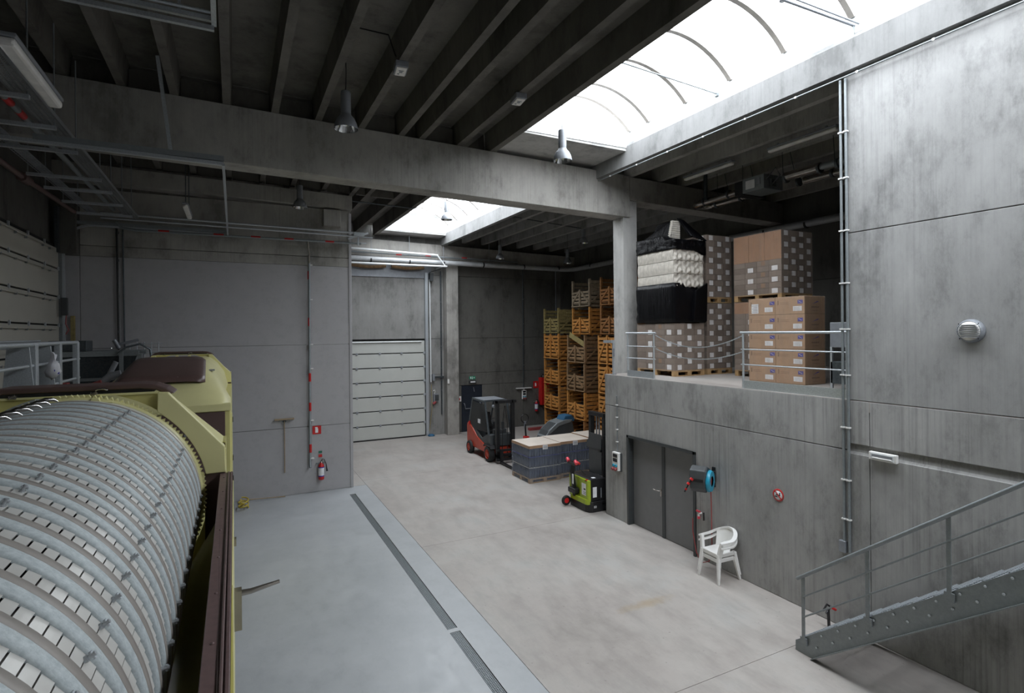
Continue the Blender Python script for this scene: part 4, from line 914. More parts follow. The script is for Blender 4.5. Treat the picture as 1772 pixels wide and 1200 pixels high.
# domed hood: cross sections along y
secs = [(8.8, .90, .2), (8.95, .90, .25), (9.3, .88, .38), (9.6, .84, .47), (10.2, .78, .60), (10.8, .73, .70), (11.3, .70, .745), (12.0, .72, .74), (13.45, .74, .72)]
vs = []; M_ = 16
for y_, hw, hz in secs:
    for k in range(M_ + 1):
        u = -1 + 2 * k / M_; x = math.copysign(min(1, abs(u) * 1.12), u) * (hw + .1 * (abs(u) ** 6) * (1 if y_ > 9 else 0)); zz = .1 + (hz - .1) * (1 - max(0, (abs(u) - .5) / .5) ** 2.2)
        vs.append((max(-.91, min(.91, x)), y_, zz))
fs = [(i * (M_ + 1) + k, i * (M_ + 1) + k + 1, (i + 1) * (M_ + 1) + k + 1, (i + 1) * (M_ + 1) + k) for i in range(len(secs) - 1) for k in range(M_)]
MB().poly(vs, fs, None, True).build('hood', 'yellow_pale', hm)
# brown lid lying on the slope
def lidpt(u, v): # u -1..1 , v 0..1
    y_ = 9.5 + 1.5 * v; z = .48 + .275 * v ** .8 + .05; return (u * (.57 - .05 * v), y_, z - .05 * abs(u) ** 8)
vs = []; NU, NV = 20, 8
for j in range(NV + 1):
    for i in range(NU + 1):
        u = -1 + 2 * i / NU; v = j / NV
        uu = u
        if abs(u) > .85:     # rounded corners
            c = (abs(u) - .85) / .15; inset = .06 * (1 - math.sqrt(max(0, 1 - c * c)))
            v = inset + v * (1 - 2 * inset)
        vs.append(lidpt(uu, v))
n1 = len(vs); vs += [(x, y_, z - .05) for x, y_, z in vs]
fs = [(j * (NU + 1) + i, j * (NU + 1) + i + 1, (j + 1) * (NU + 1) + i + 1, (j + 1) * (NU + 1) + i) for j in range(NV) for i in range(NU)]
rim = [i for i in range(NU + 1)] + [j * (NU + 1) + NU for j in range(1, NV + 1)] + [NV * (NU + 1) + i for i in range(NU - 1, -1, -1)] + [j * (NU + 1) for j in range(NV - 1, 0, -1)]
fs += [(rim[i], rim[(i + 1) % len(rim)], rim[(i + 1) % len(rim)] + n1, rim[i] + n1) for i in range(len(rim))]
MB().poly(vs, fs, None, True).build('sloping_lid', 'brown_plastic', hm)
for x in (-.33, .3): MB().cbox((x, 9.62, .515), (.08, .03, .02)).build('lid_catch', 'lamp_grey', hm)
MB().tube([(.21, 9.56, .54), (.21, 9.75, .57)], .012, 6).build('lid_catch', 'chrome', hm)
MB().cbox((.62, 10.6, .58), (.09, .12, .02)).build('hood_plate', 'lamp_grey', hm)
for z in (-.05, -.6, -.9, -1.3, -1.7): MB().cbox((.925, 8.95, z), (.03, .08, .07)).build('hinge', 'black_plastic', hm)
B(hm, 'edge_cover', 'yellow_pale', .905, .93, 8.85, 8.95, -1.6, .05, .004)
for x in (-.8, .8):
    for y_ in (9.2, 13.2): B(hm, 'foot', 'steel_dark', x - .08, x + .08, y_ - .08, y_ + .08, -3.431, -2.2, .01)

# ================================================================ CATWALK rail and clutter on the left
cw = thing('catwalk', 'galvanised catwalk with tube railing running along the left of the machines', 'catwalk', (-2.3, 0, 3.3))
B(cw, 'deck', 'steel_dark', -1.1, .1, 1.0, 11.3, -.06, 0)
MB().tube([(0, 1.0, 1.2), (0, 11.28, 1.2)], .03, 10).build('handrail', 'galvanised', cw)
for z in (.93, .62): MB().tube([(0, 1.0, z), (0, 11.4, z)], .02, 8).build('mid_rail', 'galvanised', cw)
MB().tube([(-.9, 1.0, 1.22), (-.9, 13, 1.22)], .02, 8).tube([(-.9, 1.0, 1.12), (-.9, 13, 1.12)], .02, 8).build('far_handrail', 'galvanised', cw)
for y_ in (2, 4.5, 7, 9.1, 10.2, 11.22): MB().box(-.035, .035, y_ - .06, y_ + .06, 0, 1.2).build('post', 'galvanised', cw, .004)
for y_ in (8.85, 9.75): MB().prism([(-.3, -.05), (.12, -.05), (.02, 1.17), (-.2, 1.17)], y_, y_ + .02, 'y').build('gusset_plate', 'galvanised', cw, .004)
for y_ in (1.5, 6, 11): B(cw, 'support_leg', 'steel_dark', -.55, -.45, y_, y_ + .1, -3.3, -.06, .004)
rg = thing('rag_bag', 'white crumpled plastic bag tied to the catwalk rail', 'bag', (-2.2, 9.5, 4.22)); rg.scale = (.7, .7, .8); random.seed(3)
mb = MB(); pr = [(.01, .2), (.05, .15), (.02, .08), (.1, 0), (.13, -.12), (.08, -.22), (0, -.25)]; mb.lathe(pr, n=11); o = mb.build('bag', 'rag_white', rg)
for v in o.data.vertices: v.co.x += random.uniform(-.03, .03); v.co.y += random.uniform(-.03, .03); v.co.z += random.uniform(-.02, .02)
MB().cbox((.07, -.05, -.14), (.08, .02, .04)).cbox((.03, -.1, -.1), (.05, .02, .03)).build('print', 'blue_print', rg)
hp = thing('grape_hopper', 'dark steel hopper standing on a frame behind the catwalk', 'hopper', (-3.05, 15.6, 0))
MB().hexa([(-.35, -.4, 3.3), (.75, -.4, 3.3), (.75, .5, 3.3), (-.35, .5, 3.3)], [(-.6, -.6, 4.2), (1.1, -.6, 4.2), (1.1, .6, 4.2), (-.6, .6, 4.2)]).build('hopper_body', 'steel_dark', hp, .01)
MB().box(-.65, 1.12, -.64, -.58, 4.15, 4.26).box(-.65, 1.12, .58, .64, 4.15, 4.26).build('rim', 'steel_grey', hp); B(hp, 'top_box', 'steel_dark', -.55, .12, -.4, .2, 4.26, 4.5, .01)
for x in (-.3, .7): 
    for y_ in (-.35, .45): MB().bar((x, y_, 0), (x, y_, 3.4), .08).build('leg', 'steel_grey', hp)
MB().bar((.8, -.7, 3.0), (.8, -.7, 4.3), .07).bar((1.15, -.7, 3.4), (1.15, -.7, 4.2), .08).bar((-.5, -.7, 3.65), (1.2, -.7, 3.65), .06).bar((-.5, -.72, 3.4), (1.2, -.72, 3.45), .05).build('frame_bar', 'steel_grey', hp)
tf = thing('transfer_pump', 'grey pump with bent pipes and a dark hose beside the hopper', 'pump', (-2.35, 14.2, 3.3))
MB().tube([(-.3, 0, 0), (-.2, 0, .25), (.0, 0, .45), (.2, 0, .5)], .08, 10).tube([(-.1, .1, .3), (.1, .1, .75)], .05, 10).build('pipe_elbow', 'lamp_grey', tf)
MB().tube([(-.35, -.1, .2), (-.1, -.1, .3)], .1, 12).lathe([(0, 0), (.16, 0), (.16, .1), (.1, .2), (0, .2)], (-.3, 0, 0), n=14).build('motor', 'hose_red', tf)
MB().tube([(.1, .2, .9), (.25, .25, 1.05), (.5, .3, 1.12), (.68, .35, 1.0), (.72, .35, .7), (.78, .35, .3)], .022, 8).build('hose', 'steel_dark', tf)
MB().bar((-.5, 0, 0), (-.5, 0, -3.3), .08).bar((.3, 0, 0), (.3, 0, -3.3), .08).box(-.6, .6, -.3, .4, -.05, 0).build('stand', 'steel_dark', tf)
ld = thing('wire_ladder', 'galvanised wire frame with small pipes against the painted wall left of the press', 'frame', (-2.0, 16.4, 0)); mb = MB()
for k in range(5): mb.tube([(-.3 + .15 * k, 0, 3.2), (-.3 + .15 * k, 0, 4.45)], .012, 6)
for k in range(6): mb.tube([(-.35, 0, 3.3 + .22 * k), (.4, 0, 3.3 + .22 * k)], .012, 6)
mb.build('wire_mesh', 'galvanised', ld); MB().bar((-.32, 0, 0), (-.32, 0, 3.3), .05).bar((.35, 0, 0), (.35, 0, 3.3), .05).build('stand', 'steel_dark', ld)
MB().tube([(-.5, -.1, 4.4), (-.1, -.1, 4.5)], .03, 8).tube([(-.5, -.1, 3.95), (0, -.1, 4.0)], .03, 8).tube([(-.6, -.1, 4.5), (-.5, -.1, 4.3)], .05, 8).build('valve_pipe', 'lamp_grey', ld)
tk = thing('storage_tub', 'red and brown clutter tub on the floor stand behind the catwalk rail', 'tub', (-3.1, 12.6, 0)); B(tk, 'tub', 'brown_plastic', -.3, .5, -.3, .3, 3.0, 3.6, .02); B(tk, 'stand', 'steel_dark', -.3, .5, -.3, .3, 0, 3.0, .02); MB().lathe([(0, 0), (.1, 0), (.12, .2), (0, .2)], (.0, 0, 3.6), n=12).build('jar', 'blue_print', tk); MB().cbox((.3, 0, 3.68), (.2, .2, .15)).build('lump', 'hose_red', tk)
yb_ = thing('yellow_jamb', 'narrow yellow post in the left corner of the painted wall', 'post', (-3.5, 16.85, 0)); B(yb_, 'post', 'olive_wood', -.05, .03, -.05, .05, 0, 5.1, .004)
hs = thing('wall_handset', 'small dark handset with red cable on the guide rail by the left door', 'handset', (-3.62, 16.6, 4.9)); B(hs, 'box', 'dark_grey_plastic', -.05, .08, -.1, 0, .2, .62, .01); MB().tube([(.05, -.06, .2), (.04, -.08, 0), (.1, -.08, -.15), (.04, -.08, -.25)], .012, 8).build('cable', 'hose_red', hs)
# broom on the wall, squeegee and hose on the floor
br = thing('broom', 'wooden broom hanging head up on the painted grey wall', 'broom', (1.25, YP, 1.45)); MB().tube([(0, -.06, -.78), (0, -.06, .68)], .014, 8).build('handle', 'stick_wood', br); B(br, 'broom_head', 'stick_wood', -.26, .26, -.12, -.02, .72, .76, .006); MB().bar((0, -.06, .6), (-.1, -.06, .73), .015).bar((0, -.06, .6), (.1, -.06, .73), .015).bar((-.15, -.06, .67), (-.1, -.06, .73), .02).bar((.15, -.06, .67), (.1, -.06, .73), .02).build('brace', 'steel_grey', br)
MB().box(-.05, .05, -.02, 0, .64, .7).build('hook', 'steel_dark', br)
sq = thing('floor_squeegee', 'long wooden handled squeegee lying on the painted floor at the wall', 'squeegee', (.1, 16.75, 0)); MB().tube([(0.05, 0, .1), (1.15, .12, .02)], .014, 8).build('handle', 'stick_wood', sq); MB().bar((.05, -.3, .06), (.02, .15, .06), .04, .08).build('blade', 'yellow_hose', sq)
yh = thing('yellow_hose', 'coiled yellow hose end on the painted floor beside the press', 'hose', (.12, 16.3, 0)); n = 30
MB().tube([(.12 * math.cos(k * .5) + .06, .2 * math.sin(k * .5) - .05, .03 + .008 * k) for k in range(n)], .018, 8).build('coil', 'yellow_hose', yh)

# ================================================================ WOODEN CRATES
def crate_protos(mat, kind):
    """bin with open half front; facing -x; y width 1.28, depth 1.15, height 1.115"""
    return mat, kind
CR = {}
def crate(label, loc, mat, kind, h=1.115, group='stacked wooden bottle crates'):
    t = thing('wooden_crate', label, 'crate', loc, 0, group)
    key = (mat, kind, h)
    if key in CR:
        for nm, me in CR[key]: link(nm, me, t)
        return t
    L = []; Wy, Dx = 1.28, 1.15
    def add(nm, mb, m_=mat): o = mb.build(nm, m_, t); L.append((nm, o.data))
    for x in (0, Dx - .08):
        for y_ in (0, Wy - .08): add('post', MB().box(x, x + .08, y_, y_ + .08, 0.02, h - .01))
    for y_ in (0, .6, 1.18): add('bearer', MB().box(.02, Dx, y_, y_ + .1, 0, .09))
    add('base_board', MB().box(.02, Dx - .02, .02, Wy - .02, .12, .14))
    top = .68 if kind == 'open' else h - .04
    n = 4 if kind == 'open' else 6; st_ = (top - .16) / n
    for k in range(n): add('slat', MB().box(-.005, .018, .02, Wy - .02, .16 + k * st_, .16 + k * st_ + st_ * .66))
    add('front_post', MB().box(-.055, -.005, Wy / 2 - .04, Wy / 2 + .04, .02, top + .03))
    add('front_rail', MB().box(-.03, .02, .02, Wy - .02, .03, .07))
    for sy in (-1, 1): add('brace', MB().bar((-.018, Wy / 2 + sy * .56, .2), (-.018, Wy / 2 + sy * .06, top - .04), .075, .03, None, (1, 0, 0)))
    for k in range(6):
        z = .16 + k * .155
        for y_ in (.0, Wy - .02): add('slat', MB().box(.08, Dx - .08, y_, y_ + .02, z, z + .115))
        add('slat', MB().box(Dx - .02, Dx, .08, Wy - .08, z, z + .115))
    add('brace', MB().bar((.1, -.015, .18), (Dx - .1, -.015, h - .12), .06, .02, None, (0, 1, 0)))
    add('shade_block', MB().box(.07, Dx - .07, .06, Wy - .06, .15, top - .1), 'rubber')  # dark block added behind the slats, paints the shade in the gaps
    CR[key] = L
    return t
wood = {'o': 'orange_wood', 'b': 'brown_wood', 'g': 'grey_wood', 'v': 'olive_wood', 'w': 'grey_brown_wood'}
wname = {'o': 'orange', 'b': 'reddish brown', 'g': 'pale grey', 'v': 'olive weathered', 'w': 'grey brown weathered'}
lvl = ['at the floor', 'second from the floor', 'third from the floor', 'fourth from the floor', 'fifth from the floor', 'sixth from the floor']
def stack(nm, x, y0, spec, h=1.115, shift=()):
    z = 0
    for k, (w_, kd) in enumerate(spec):
        dx = shift[k] if k < len(shift) else 0
        crate('%s %s crate of the %s stack, %s' % (wname[w_], 'slatted' if kd == 'full' else 'open fronted', nm, 'topmost' if k == len(spec) - 1 else lvl[k]), (x + dx, y0 + dx * .6, z), wood[w_], kd, h, 'wooden crates of the %s stack' % nm)
        z += h
stack('leftmost', 12.6, 20.6, [('o', 'open'), ('o', 'open'), ('o', 'open'), ('o', 'full'), ('v', 'open')], 1.13)
stack('middle', 12.5, 18.08, [('b', 'open'), ('o', 'open'), ('w', 'open'), ('w', 'open'), ('o', 'open'), ('g', 'open')], 1.115, (-.5, -.45, -.45, -.4, 0, 0))
stack('rightmost', 12.6, 16.25, [('o', 'full'), ('o', 'full'), ('o', 'full'), ('o', 'full'), ('b', 'open'), ('b', 'open')], 1.115, (-.2, -.2, -.2, -.2, 0, 0))
stack('hindmost', 13.95, 19.3, [('b', 'open'), ('b', 'open'), ('b', 'full'), ('b', 'full')], 1.115)
lp = thing('loose_board', 'weathered board lying slanted across the middle crate stack', 'board', (12.15, 18.0, 4.5)); MB().bar((0, 1.0, -.02), (.05, -.05, -.44), .2, .03, None, (1, 0, 0)).build('board', 'olive_wood', lp)

# ================================================================ PALLETS
def pallet(parent, x0, x1, y0, y1, z=0, ax='y'):
    p = MB().box(x0, x1, y0, y1, z + .12, z + .142).build('pallet_deck', 'pallet_wood', parent)
    for i in range(3):
        y_ = y0 + (y1 - y0 - .1) * i / 2; MB().box(x0, x1, y_, y_ + .1, z, z + .02).box(x0, x1, y_, y_ + .1, z + .1, z + .12).build('runner', 'pallet_wood', p)
        for j in range(3): x = x0 + (x1 - x0 - .12) * j / 2; MB().box(x, x + .12, y_, y_ + .1, z + .02, z + .1).build('block', 'pallet_wood', p)
    return p
CT = {}
def carton(parent, loc, dx, dy, dz, lab, mat='cardboard_grey', tape=False):
    key = (round(dx, 3), round(dy, 3), round(dz, 3), lab, mat)
    if key not in CT:
        e = .0025; mb = MB().box(e, dx - e, e, dy - e, e, dz - e, mat)
        if 'x' in lab: mb.box(-.001, .0, dy * .3, dy * .3 + .15, dz * .08, dz * .92, 'label_white')
        if 'y' in lab: mb.box(dx * .3, dx * .3 + .13, -.001, .0, dz * .08, dz * .92, 'label_white')
        if 'd' in lab: mb.box(-.001, .0, dy * .3, dy * .3 + .11, dz * .12, dz * .9, 'ink_soft')
        CT[key] = mb.build('carton', mat, parent, loc=loc).data; return
    link('carton', CT[key], parent, loc)
def load(label, x0, x1, y0, y1, z0, z1, nx, ny, layers, wrap='tan_film', toptan=0, mat='cardboard_grey', group='wrapped pallets of grey cartons', seed=1):
    rnd = random.Random(seed); t = thing('carton_pallet', label, 'pallet load', (x0, y0, z0), 0, group)
    pallet(t, 0, x1 - x0, 0, y1 - y0, 0)
    base_ = .142; dz = (z1 - z0 - base_) / layers; dy = (y1 - y0) / ny; dx = (x1 - x0) / nx
    if toptan:
        for j in range(3): B(t, 'cover_sheet', 'cardboard_orange', 0, .012, (y1 - y0) / 3 * j + .004, (y1 - y0) / 3 * (j + 1) - .004, base_ + dz * (layers - toptan), z1 - z0 - .005)
    for l in range(layers):
        tan = l >= layers - toptan
        for j in range(ny):     # face towards -x
            lb = '' if tan else ('x' if (j + l) % 2 == 0 and l % 2 == 0 else ('d' if (j == 1 and l % 2) else ''))
            lb2 = lb + ('y' if (j == 0 and not tan and l % 2 == 0) else '')
            if tan: lb2 = 'y' if (j == 0 and l % 2 == 0) else ''
            carton(t, (.013 if tan else 0, dy * j, base_ + dz * l), dx - (.013 if tan else 0), dy, dz, lb2, mat if tan else (mat if rnd.random() < .72 else 'cardboard_dark'))
        for i in range(1, nx):  # face towards -y
            lb = 'y' if (i + l) % 2 == 0 else ''
            carton(t, (dx * i, 0, base_ + dz * l), dx, dy, dz, lb, mat if rnd.random() < .72 else 'cardboard_dark')
    B(t, 'inner_cartons', mat, dx, x1 - x0, dy, y1 - y0, base_, z1 - z0)
    w = .012; MB().box(-w, x1 - x0 + w, -w, y1 - y0 + w, base_ - .03, z1 - z0 + .01).build('stretch_film', wrap, t, .02)
    return t
D = 3.521
load('grey carton pallet on the deck carrying the black wrapped load', 9.2, 10.15, 9.87, 11.2, D, 4.77, 3, 4, 8, seed=1)
load('lower grey carton pallet right behind the one with the black load', 10.28, 11.12, 9.9, 11.2, D, 5.26, 3, 4, 12, seed=2)
load('upper grey carton pallet stacked beside the black wrapped load', 10.28, 11.12, 9.9, 11.2, 5.275, 6.93, 3, 4, 11, seed=3)
load('lower carton pallet half hidden behind the brown cartons', 10.58, 11.6, 8.07, 9.34, D, 5.24, 4, 4, 12, toptan=2, seed=4)
load('tall carton pallet with an orange cardboard top, uppermost on the deck', 10.58, 11.6, 8.07, 9.34, 5.255, 6.77, 4, 4, 11, toptan=5, seed=5)
# black wrapped load of pulp trays
bw = thing('black_wrapped_load', 'pallet load in black film with pale pulp trays showing through the middle', 'pallet load', (9.2, 9.87, 4.795))
def crumple(o, amt, seed, sub=0):
    r = random.Random(seed)
    for v in o.data.vertices: v.co.x += r.uniform(-amt, amt); v.co.y += r.uniform(-amt, amt); v.co.z += r.uniform(-amt, amt)
def gridbox(name, mat, x0, x1, y0, y1, z0f, z1f, amt, seed, n=14, m_=8, parent=None):
    """closed wrapped band; z0f, z1f give the lower and upper edge along the perimeter"""
    per = [(x0, y0 + (y1 - y0) * (1 - k / n)) for k in range(n)] + [(x0 + (x1 - x0) * k / n, y0) for k in range(n)] + [(x1, y0 + (y1 - y0) * k / n) for k in range(n)] + [(x1 - (x1 - x0) * k / n, y1) for k in range(n)]
    N = len(per); r = random.Random(seed); vs = []
    for j in range(m_ + 1):
        for i, p in enumerate(per):
            a_, b_ = z0f(i / N, p), z1f(i / N, p); f = amt * (0.4 if j in (0, m_) else 1)
            vs.append((p[0] + r.uniform(-f, f), p[1] + r.uniform(-f, f), a_ + (b_ - a_) * j / m_))
    fs = [(j * N + i, j * N + (i + 1) % N, (j + 1) * N + (i + 1) % N, (j + 1) * N + i) for j in range(m_) for i in range(N)]
    fs.append(tuple(range(N * m_, N * m_ + N))); fs.append(tuple(range(N - 1, -1, -1)))
    return MB().poly(vs, fs, None, True).build(name, mat, parent)
gridbox('lower_wrap', 'black_film', -.03, .98, -.03, 1.3, lambda u, p: 0, lambda u, p: .93 if p[0] < .3 else .8, .012, 4, parent=bw)
MB().hexa([(.5, -.12, .02), (1.0, -.05, .02), (1.0, .05, .02), (.5, .03, .02)], [(.6, -.1, .75), (1.0, -.08, .95), (1.0, .0, .95), (.6, -.02, .75)]).build('film_flap', 'black_film', bw, .01)
pt = None
def tray_layer(z, y0, y1, x0, x1, nm='pulp_tray'):
    nc, nr = 16, 4; mb = MB(); vs = []; r = random.Random(int(z * 100))
    for s_, cnt in (('x', 18), ('y', 14)):
        pass
    h_ = .06
    n = 22; P_ = [(x0, y0 + (y1 - y0) * (1 - k / n)) for k in range(n)] + [(x0 + (x1 - x0) * k / n, y0) for k in range(n)] + [(x1, y0), (x1, y1)]
    N = len(P_); prof_ = [(0, 0), (.012, .35), (.03, .5), (.012, .65), (0, 1)]
    for q, (off, hh) in enumerate(prof_):
        for i, p in enumerate(P_):
            w_ = .018 * (i % 2); isy = n <= i < 2 * n
            vs.append((p[0] - (off * .4 if not isy else 0) , p[1] - ((off + w_) if isy else 0), z + h_ * hh))
    fs = [(q * N + i, q * N + (i + 1) % N, (q + 1) * N + (i + 1) % N, (q + 1) * N + i) for q in range(4) for i in range(N)]
    fs += [tuple(range(4 * N, 5 * N)), tuple(range(N - 1, -1, -1))]
    return mb.poly(vs, fs, None, False).build(nm, 'pulp', bw)
def pulp_tier(z, h, seed):
    r = random.Random(seed); mb = MB(); nx, nz = 44, 16; W_, L_ = .95, 1.27
    def front(i, j):
        u = i / nx; v = j / nz
        f = abs(math.sin(PI * u * 7)) * (.55 + .45 * math.sin(2 * PI * v)) * .05 + .012 * math.sin(PI * v * 4 + 2 * math.sin(u * 21)) + r.uniform(-.004, .004)
        return (W_ * u, -f + .01, z + h * v + (.012 * math.sin(u * 44) if j in (0, nz) else 0))
    def side(i, j):
        u = i / nx; v = j / nz
        return (-.006 * (i % 2) - .015 * math.sin(PI * v) , L_ * u, z + h * v)
    F = [front(i, j) for j in range(nz + 1) for i in range(nx + 1)]; G = [side(i, j) for j in range(nz + 1) for i in range(nx + 1)]
    fs = [(j * (nx + 1) + i, j * (nx + 1) + i + 1, (j + 1) * (nx + 1) + i + 1, (j + 1) * (nx + 1) + i) for j in range(nz) for i in range(nx)]
    mb.poly(F, fs, None, True).poly(G, fs, None, False).box(.0, W_, .012, L_, z + .005, z + h - .005)
    return mb.build('pulp_tray_bundle', 'pulp', bw)
for k in range(3): pulp_tier(.84 + .31 * k, .3, k)
gridbox('upper_wrap', 'black_film', -.03, .99, -.03, 1.31, lambda u, p: 1.72 - .1 * (p[0] > .8), lambda u, p: 2.08 - .12 * (p[1] < .3), .016, 9, parent=bw)
# peaked top: tray stack tilted and draped with film
MB().hexa([(.1, .25, 2.0), (.55, .3, 2.0), (.55, .9, 2.0), (.1, .9, 2.0)], [(.22, .35, 2.42), (.4, .35, 2.5), (.4, .8, 2.5), (.22, .8, 2.42)]).build('peak', 'black_film', bw)
for k in range(9): MB().hexa([(.1 + .012 * k, .22, 2.0 + .05 * k), (.42, .22, 2.0 + .05 * k), (.42, .3, 2.0 + .05 * k), (.1 + .012 * k, .3, 2.0 + .05 * k)], [(.1 + .012 * k, .22, 2.043 + .05 * k), (.42, .22, 2.043 + .05 * k), (.42, .3, 2.043 + .05 * k), (.1 + .012 * k, .3, 2.043 + .05 * k)]).build('pulp_tray', 'pulp', bw)
mb = MB(); r = random.Random(5)
top_ = [(.3, .2, 2.5), (.5, .2, 2.5)]
for k in range(14):
    u = k / 13; a_ = (.33 + .16 * u, .2 + .02 * (k % 2), 2.5 - .03 * u); b_ = (.45 + .52 * u, -.04 + .03 * (k % 2), 2.06 - .1 * u); c_ = (.33 + .16 * (u + .08), .2 - .02 * (k % 2), 2.5 - .03 * u); d_ = (.45 + .52 * (u + .08), -.05 - .02 * (k % 2), 2.06 - .1 * u)
    mb.poly([a_, c_, d_, b_, (a_[0], a_[1] + .02, a_[2]), (c_[0], c_[1] + .02, c_[2]), (d_[0], d_[1] + .02, d_[2]), (b_[0], b_[1] + .02, b_[2])], [(0, 1, 2, 3), (4, 7, 6, 5), (0, 4, 5, 1), (1, 5, 6, 2), (2, 6, 7, 3), (3, 7, 4, 0)])
mb.build('film_drape', 'black_film', bw)
MB().hexa([(-.03, 1.0, 2.05), (.12, .2, 2.05), (.12, .26, 2.05), (-.03, 1.05, 2.05)], [(.2, .5, 2.4), (.25, .25, 2.47), (.3, .3, 2.47), (.25, .55, 2.4)]).build('film_drape', 'black_film', bw)

# brown cartons with blue logos
bc = thing('carton_pallet', 'brown cartons with blue logos and white labels wrapped behind the guard rail', 'pallet load', (9.83, 7.0, D))
ch = (5.25 - D) / 5
for l in range(5):
    for j in range(2):
        z = ch * l; y0 = .65 * j
        c = B(bc, 'carton', 'cardboard_tan', 0, .61, y0 + .003, y0 + .647, z + .002, z + ch - .003, .006)
        yr = y0 + .65
        MB().box(-.003, 0, y0 + .06, y0 + .25, z + .06, z + .155).build('paper_label', 'label_white', c)
        for k in range(3): MB().box(-.004, -.003, y0 + .08 + .02 * k, y0 + .22, z + .08 + k * .022, z + .084 + k * .022).build('print_line', 'lamp_grey', c)
        lx = y0 + .04 if j == 0 else y0 + .02
        MB().box(-.003, 0, lx, lx + .11, z + .2, z + .27).build('logo_patch', 'blue_print', c)
        MB().bar((-.004, lx + .02, z + .215), (-.004, lx + .09, z + .255), .002, .012, None, (1, 0, 0)).build('logo_stroke', 'label_white', c)
        MB().box(-.003, 0, yr - .08, yr - .05, z + .19, z + .28).build('print_mark', 'ink_soft', c)
        for k in range(2): MB().box(-.003, 0, y0 + .34, y0 + .54, z + .2 + k * .03, z + .207 + k * .03).build('print_line', 'ink_soft', c)
        if j == 0:
            MB().poly([(.22, -.001, z + .19), (.38, -.001, z + .25), (.36, -.001, z + .225), (.42, -.001, z + .24), (.22, -.003, z + .19), (.38, -.003, z + .25), (.36, -.003, z + .225), (.42, -.003, z + .24)], [(0, 3, 1), (4, 5, 7), (0, 1, 5, 4), (1, 3, 7, 5), (3, 0, 4, 7)]).build('logo_stroke', 'blue_print', c)
            MB().box(.2, .42, -.003, 0, z + .12, z + .145).box(.23, .4, -.003, 0, z + .06, z + .068).build('print_line', 'ink_soft', c)
MB().box(-.006, -.003, 1.05, 1.22, 1.42, 1.62).build('delivery_note', 'label_white', bc)
for k in range(5): MB().box(-.008, -.006, 1.07, 1.2 - .02 * (k % 2), 1.45 + .032 * k, 1.456 + .032 * k).build('print_line', 'ink', bc)
MB().box(-.012, .622, -.012, 1.312, .0, 5.26 - D).build('stretch_film', 'tan_film', bc, .02)
bxs = [('dark plastic drum standing behind the brown cartons', (11.2, 6.6, D), .3, 1.75, 'black_plastic')]
for lb, lc_, r_, h_, mt_ in bxs:
    t = thing('plastic_drum', lb, 'drum', lc_); MB().lathe([(0, 0), (r_, 0), (r_, h_ * .3), (r_ * .97, h_ * .32), (r_, h_ * .34), (r_, h_ * .66), (r_ * .97, h_ * .68), (r_, h_ * .7), (r_, h_ * .93), (r_ * .6, h_), (0, h_)], n=24).build('barrel', mt_, t)
gx = thing('metal_cabinet', 'small pale metal box on a stand at the edge of the tall wall', 'box', (9.6, 5.95, D)); B(gx, 'box', 'lamp_grey', 0, .5, 0, .4, .75, 1.2, .01); MB().box(0, .04, 0, .04, 0, .76).box(.46, .5, 0, .04, 0, .76).box(0, .04, .36, .4, 0, .76).box(.46, .5, .36, .4, 0, .76).build('stand', 'galvanised', gx)
B(gx, 'crate_shelf', 'steel_dark', 0, .5, 0, .4, .1, .5, .01)

# ================================================================ BOTTLE PALLETS on the floor
def bottles(label, x0, x1, y0, y1, seed):
    t = thing('bottle_pallet', label, 'pallet load', (x0, y0, 0), 0, 'wrapped pallets of dark bottles')
    w, l = x1 - x0, y1 - y0; pallet(t, 0, w, 0, l)
    lh = .32; proto = None
    for k in range(3):
        z = .145 + k * (lh + .008)
        if proto is None:
            mb = MB(); nx, ny = 12, 14; prof_ = [(0, 0), (.038, .0), (.038, .19), (.015, .235), (.015, .3), (0, .3)]
            for i in range(nx):
                for j in range(ny):
                    if i in (0, 1, nx - 1) or j in (0, 1, ny - 1):
                        mb.lathe(prof_, (.045 + (w - .09) * i / (nx - 1), .045 + (l - .09) * j / (ny - 1), 0), n=8)
            proto = mb.build('bottle_layer', 'bottle_glass', t, loc=(0, 0, z)); o = proto
        else: o = link('bottle_layer', proto.data, t, (0, 0, z))
        o['kind'] = 'stuff'
        B(t, 'layer_pad', 'blue_print' if k else 'pulp', .005, w - .005, .005, l - .005, z + lh - .012, z + lh)
    B(t, 'inner_bottles', 'bottle_glass', .12, w - .12, .12, l - .12, .15, 1.1)
    z = 1.128
    MB().box(-.01, w + .01, -.01, 0, z - .075, z + .01).box(-.01, 0, -.01, l + .01, z - .075, z + .01).box(w, w + .01, -.01, l + .01, z - .075, z + .01).box(-.01, w + .01, l, l + .01, z - .075, z + .01).build('cover_rim', 'cardboard_tan', t)
    n = 6; r = random.Random(seed); vs = [(-.01 + (w + .02) * i / n, -.01 + (l + .02) * j / n, z + .012 + (r.uniform(0, .03) if 0 < i < n and 0 < j < n else 0)) for j in range(n + 1) for i in range(n + 1)]
    MB().poly(vs, [(j * 7 + i, j * 7 + i + 1, j * 7 + i + 8, j * 7 + i + 7) for j in range(6) for i in range(6)], None, True).build('paper_cover', 'pulp_cover', t)
    B(t, 'paper_label', 'label_white', w * .42, w * .58, -.016, -.011, z - .13, z + .0); 
    for k in range(3): B(t, 'print_line', 'ink', w * .44, w * .56, -.018, -.016, z - .1 + .03 * k, z - .092 + .03 * k)
    MB().box(-.014, w + .014, -.014, l + .014, .01, z - .06).build('stretch_film', 'clear_film', t, .02)
bottles('front left wrapped bottle pallet beside the fork truck', 7.95, 9.05, 14.75, 15.92, 1)
bottles('second wrapped bottle pallet, behind the lime stacker', 9.1, 10.22, 14.85, 15.98, 2)
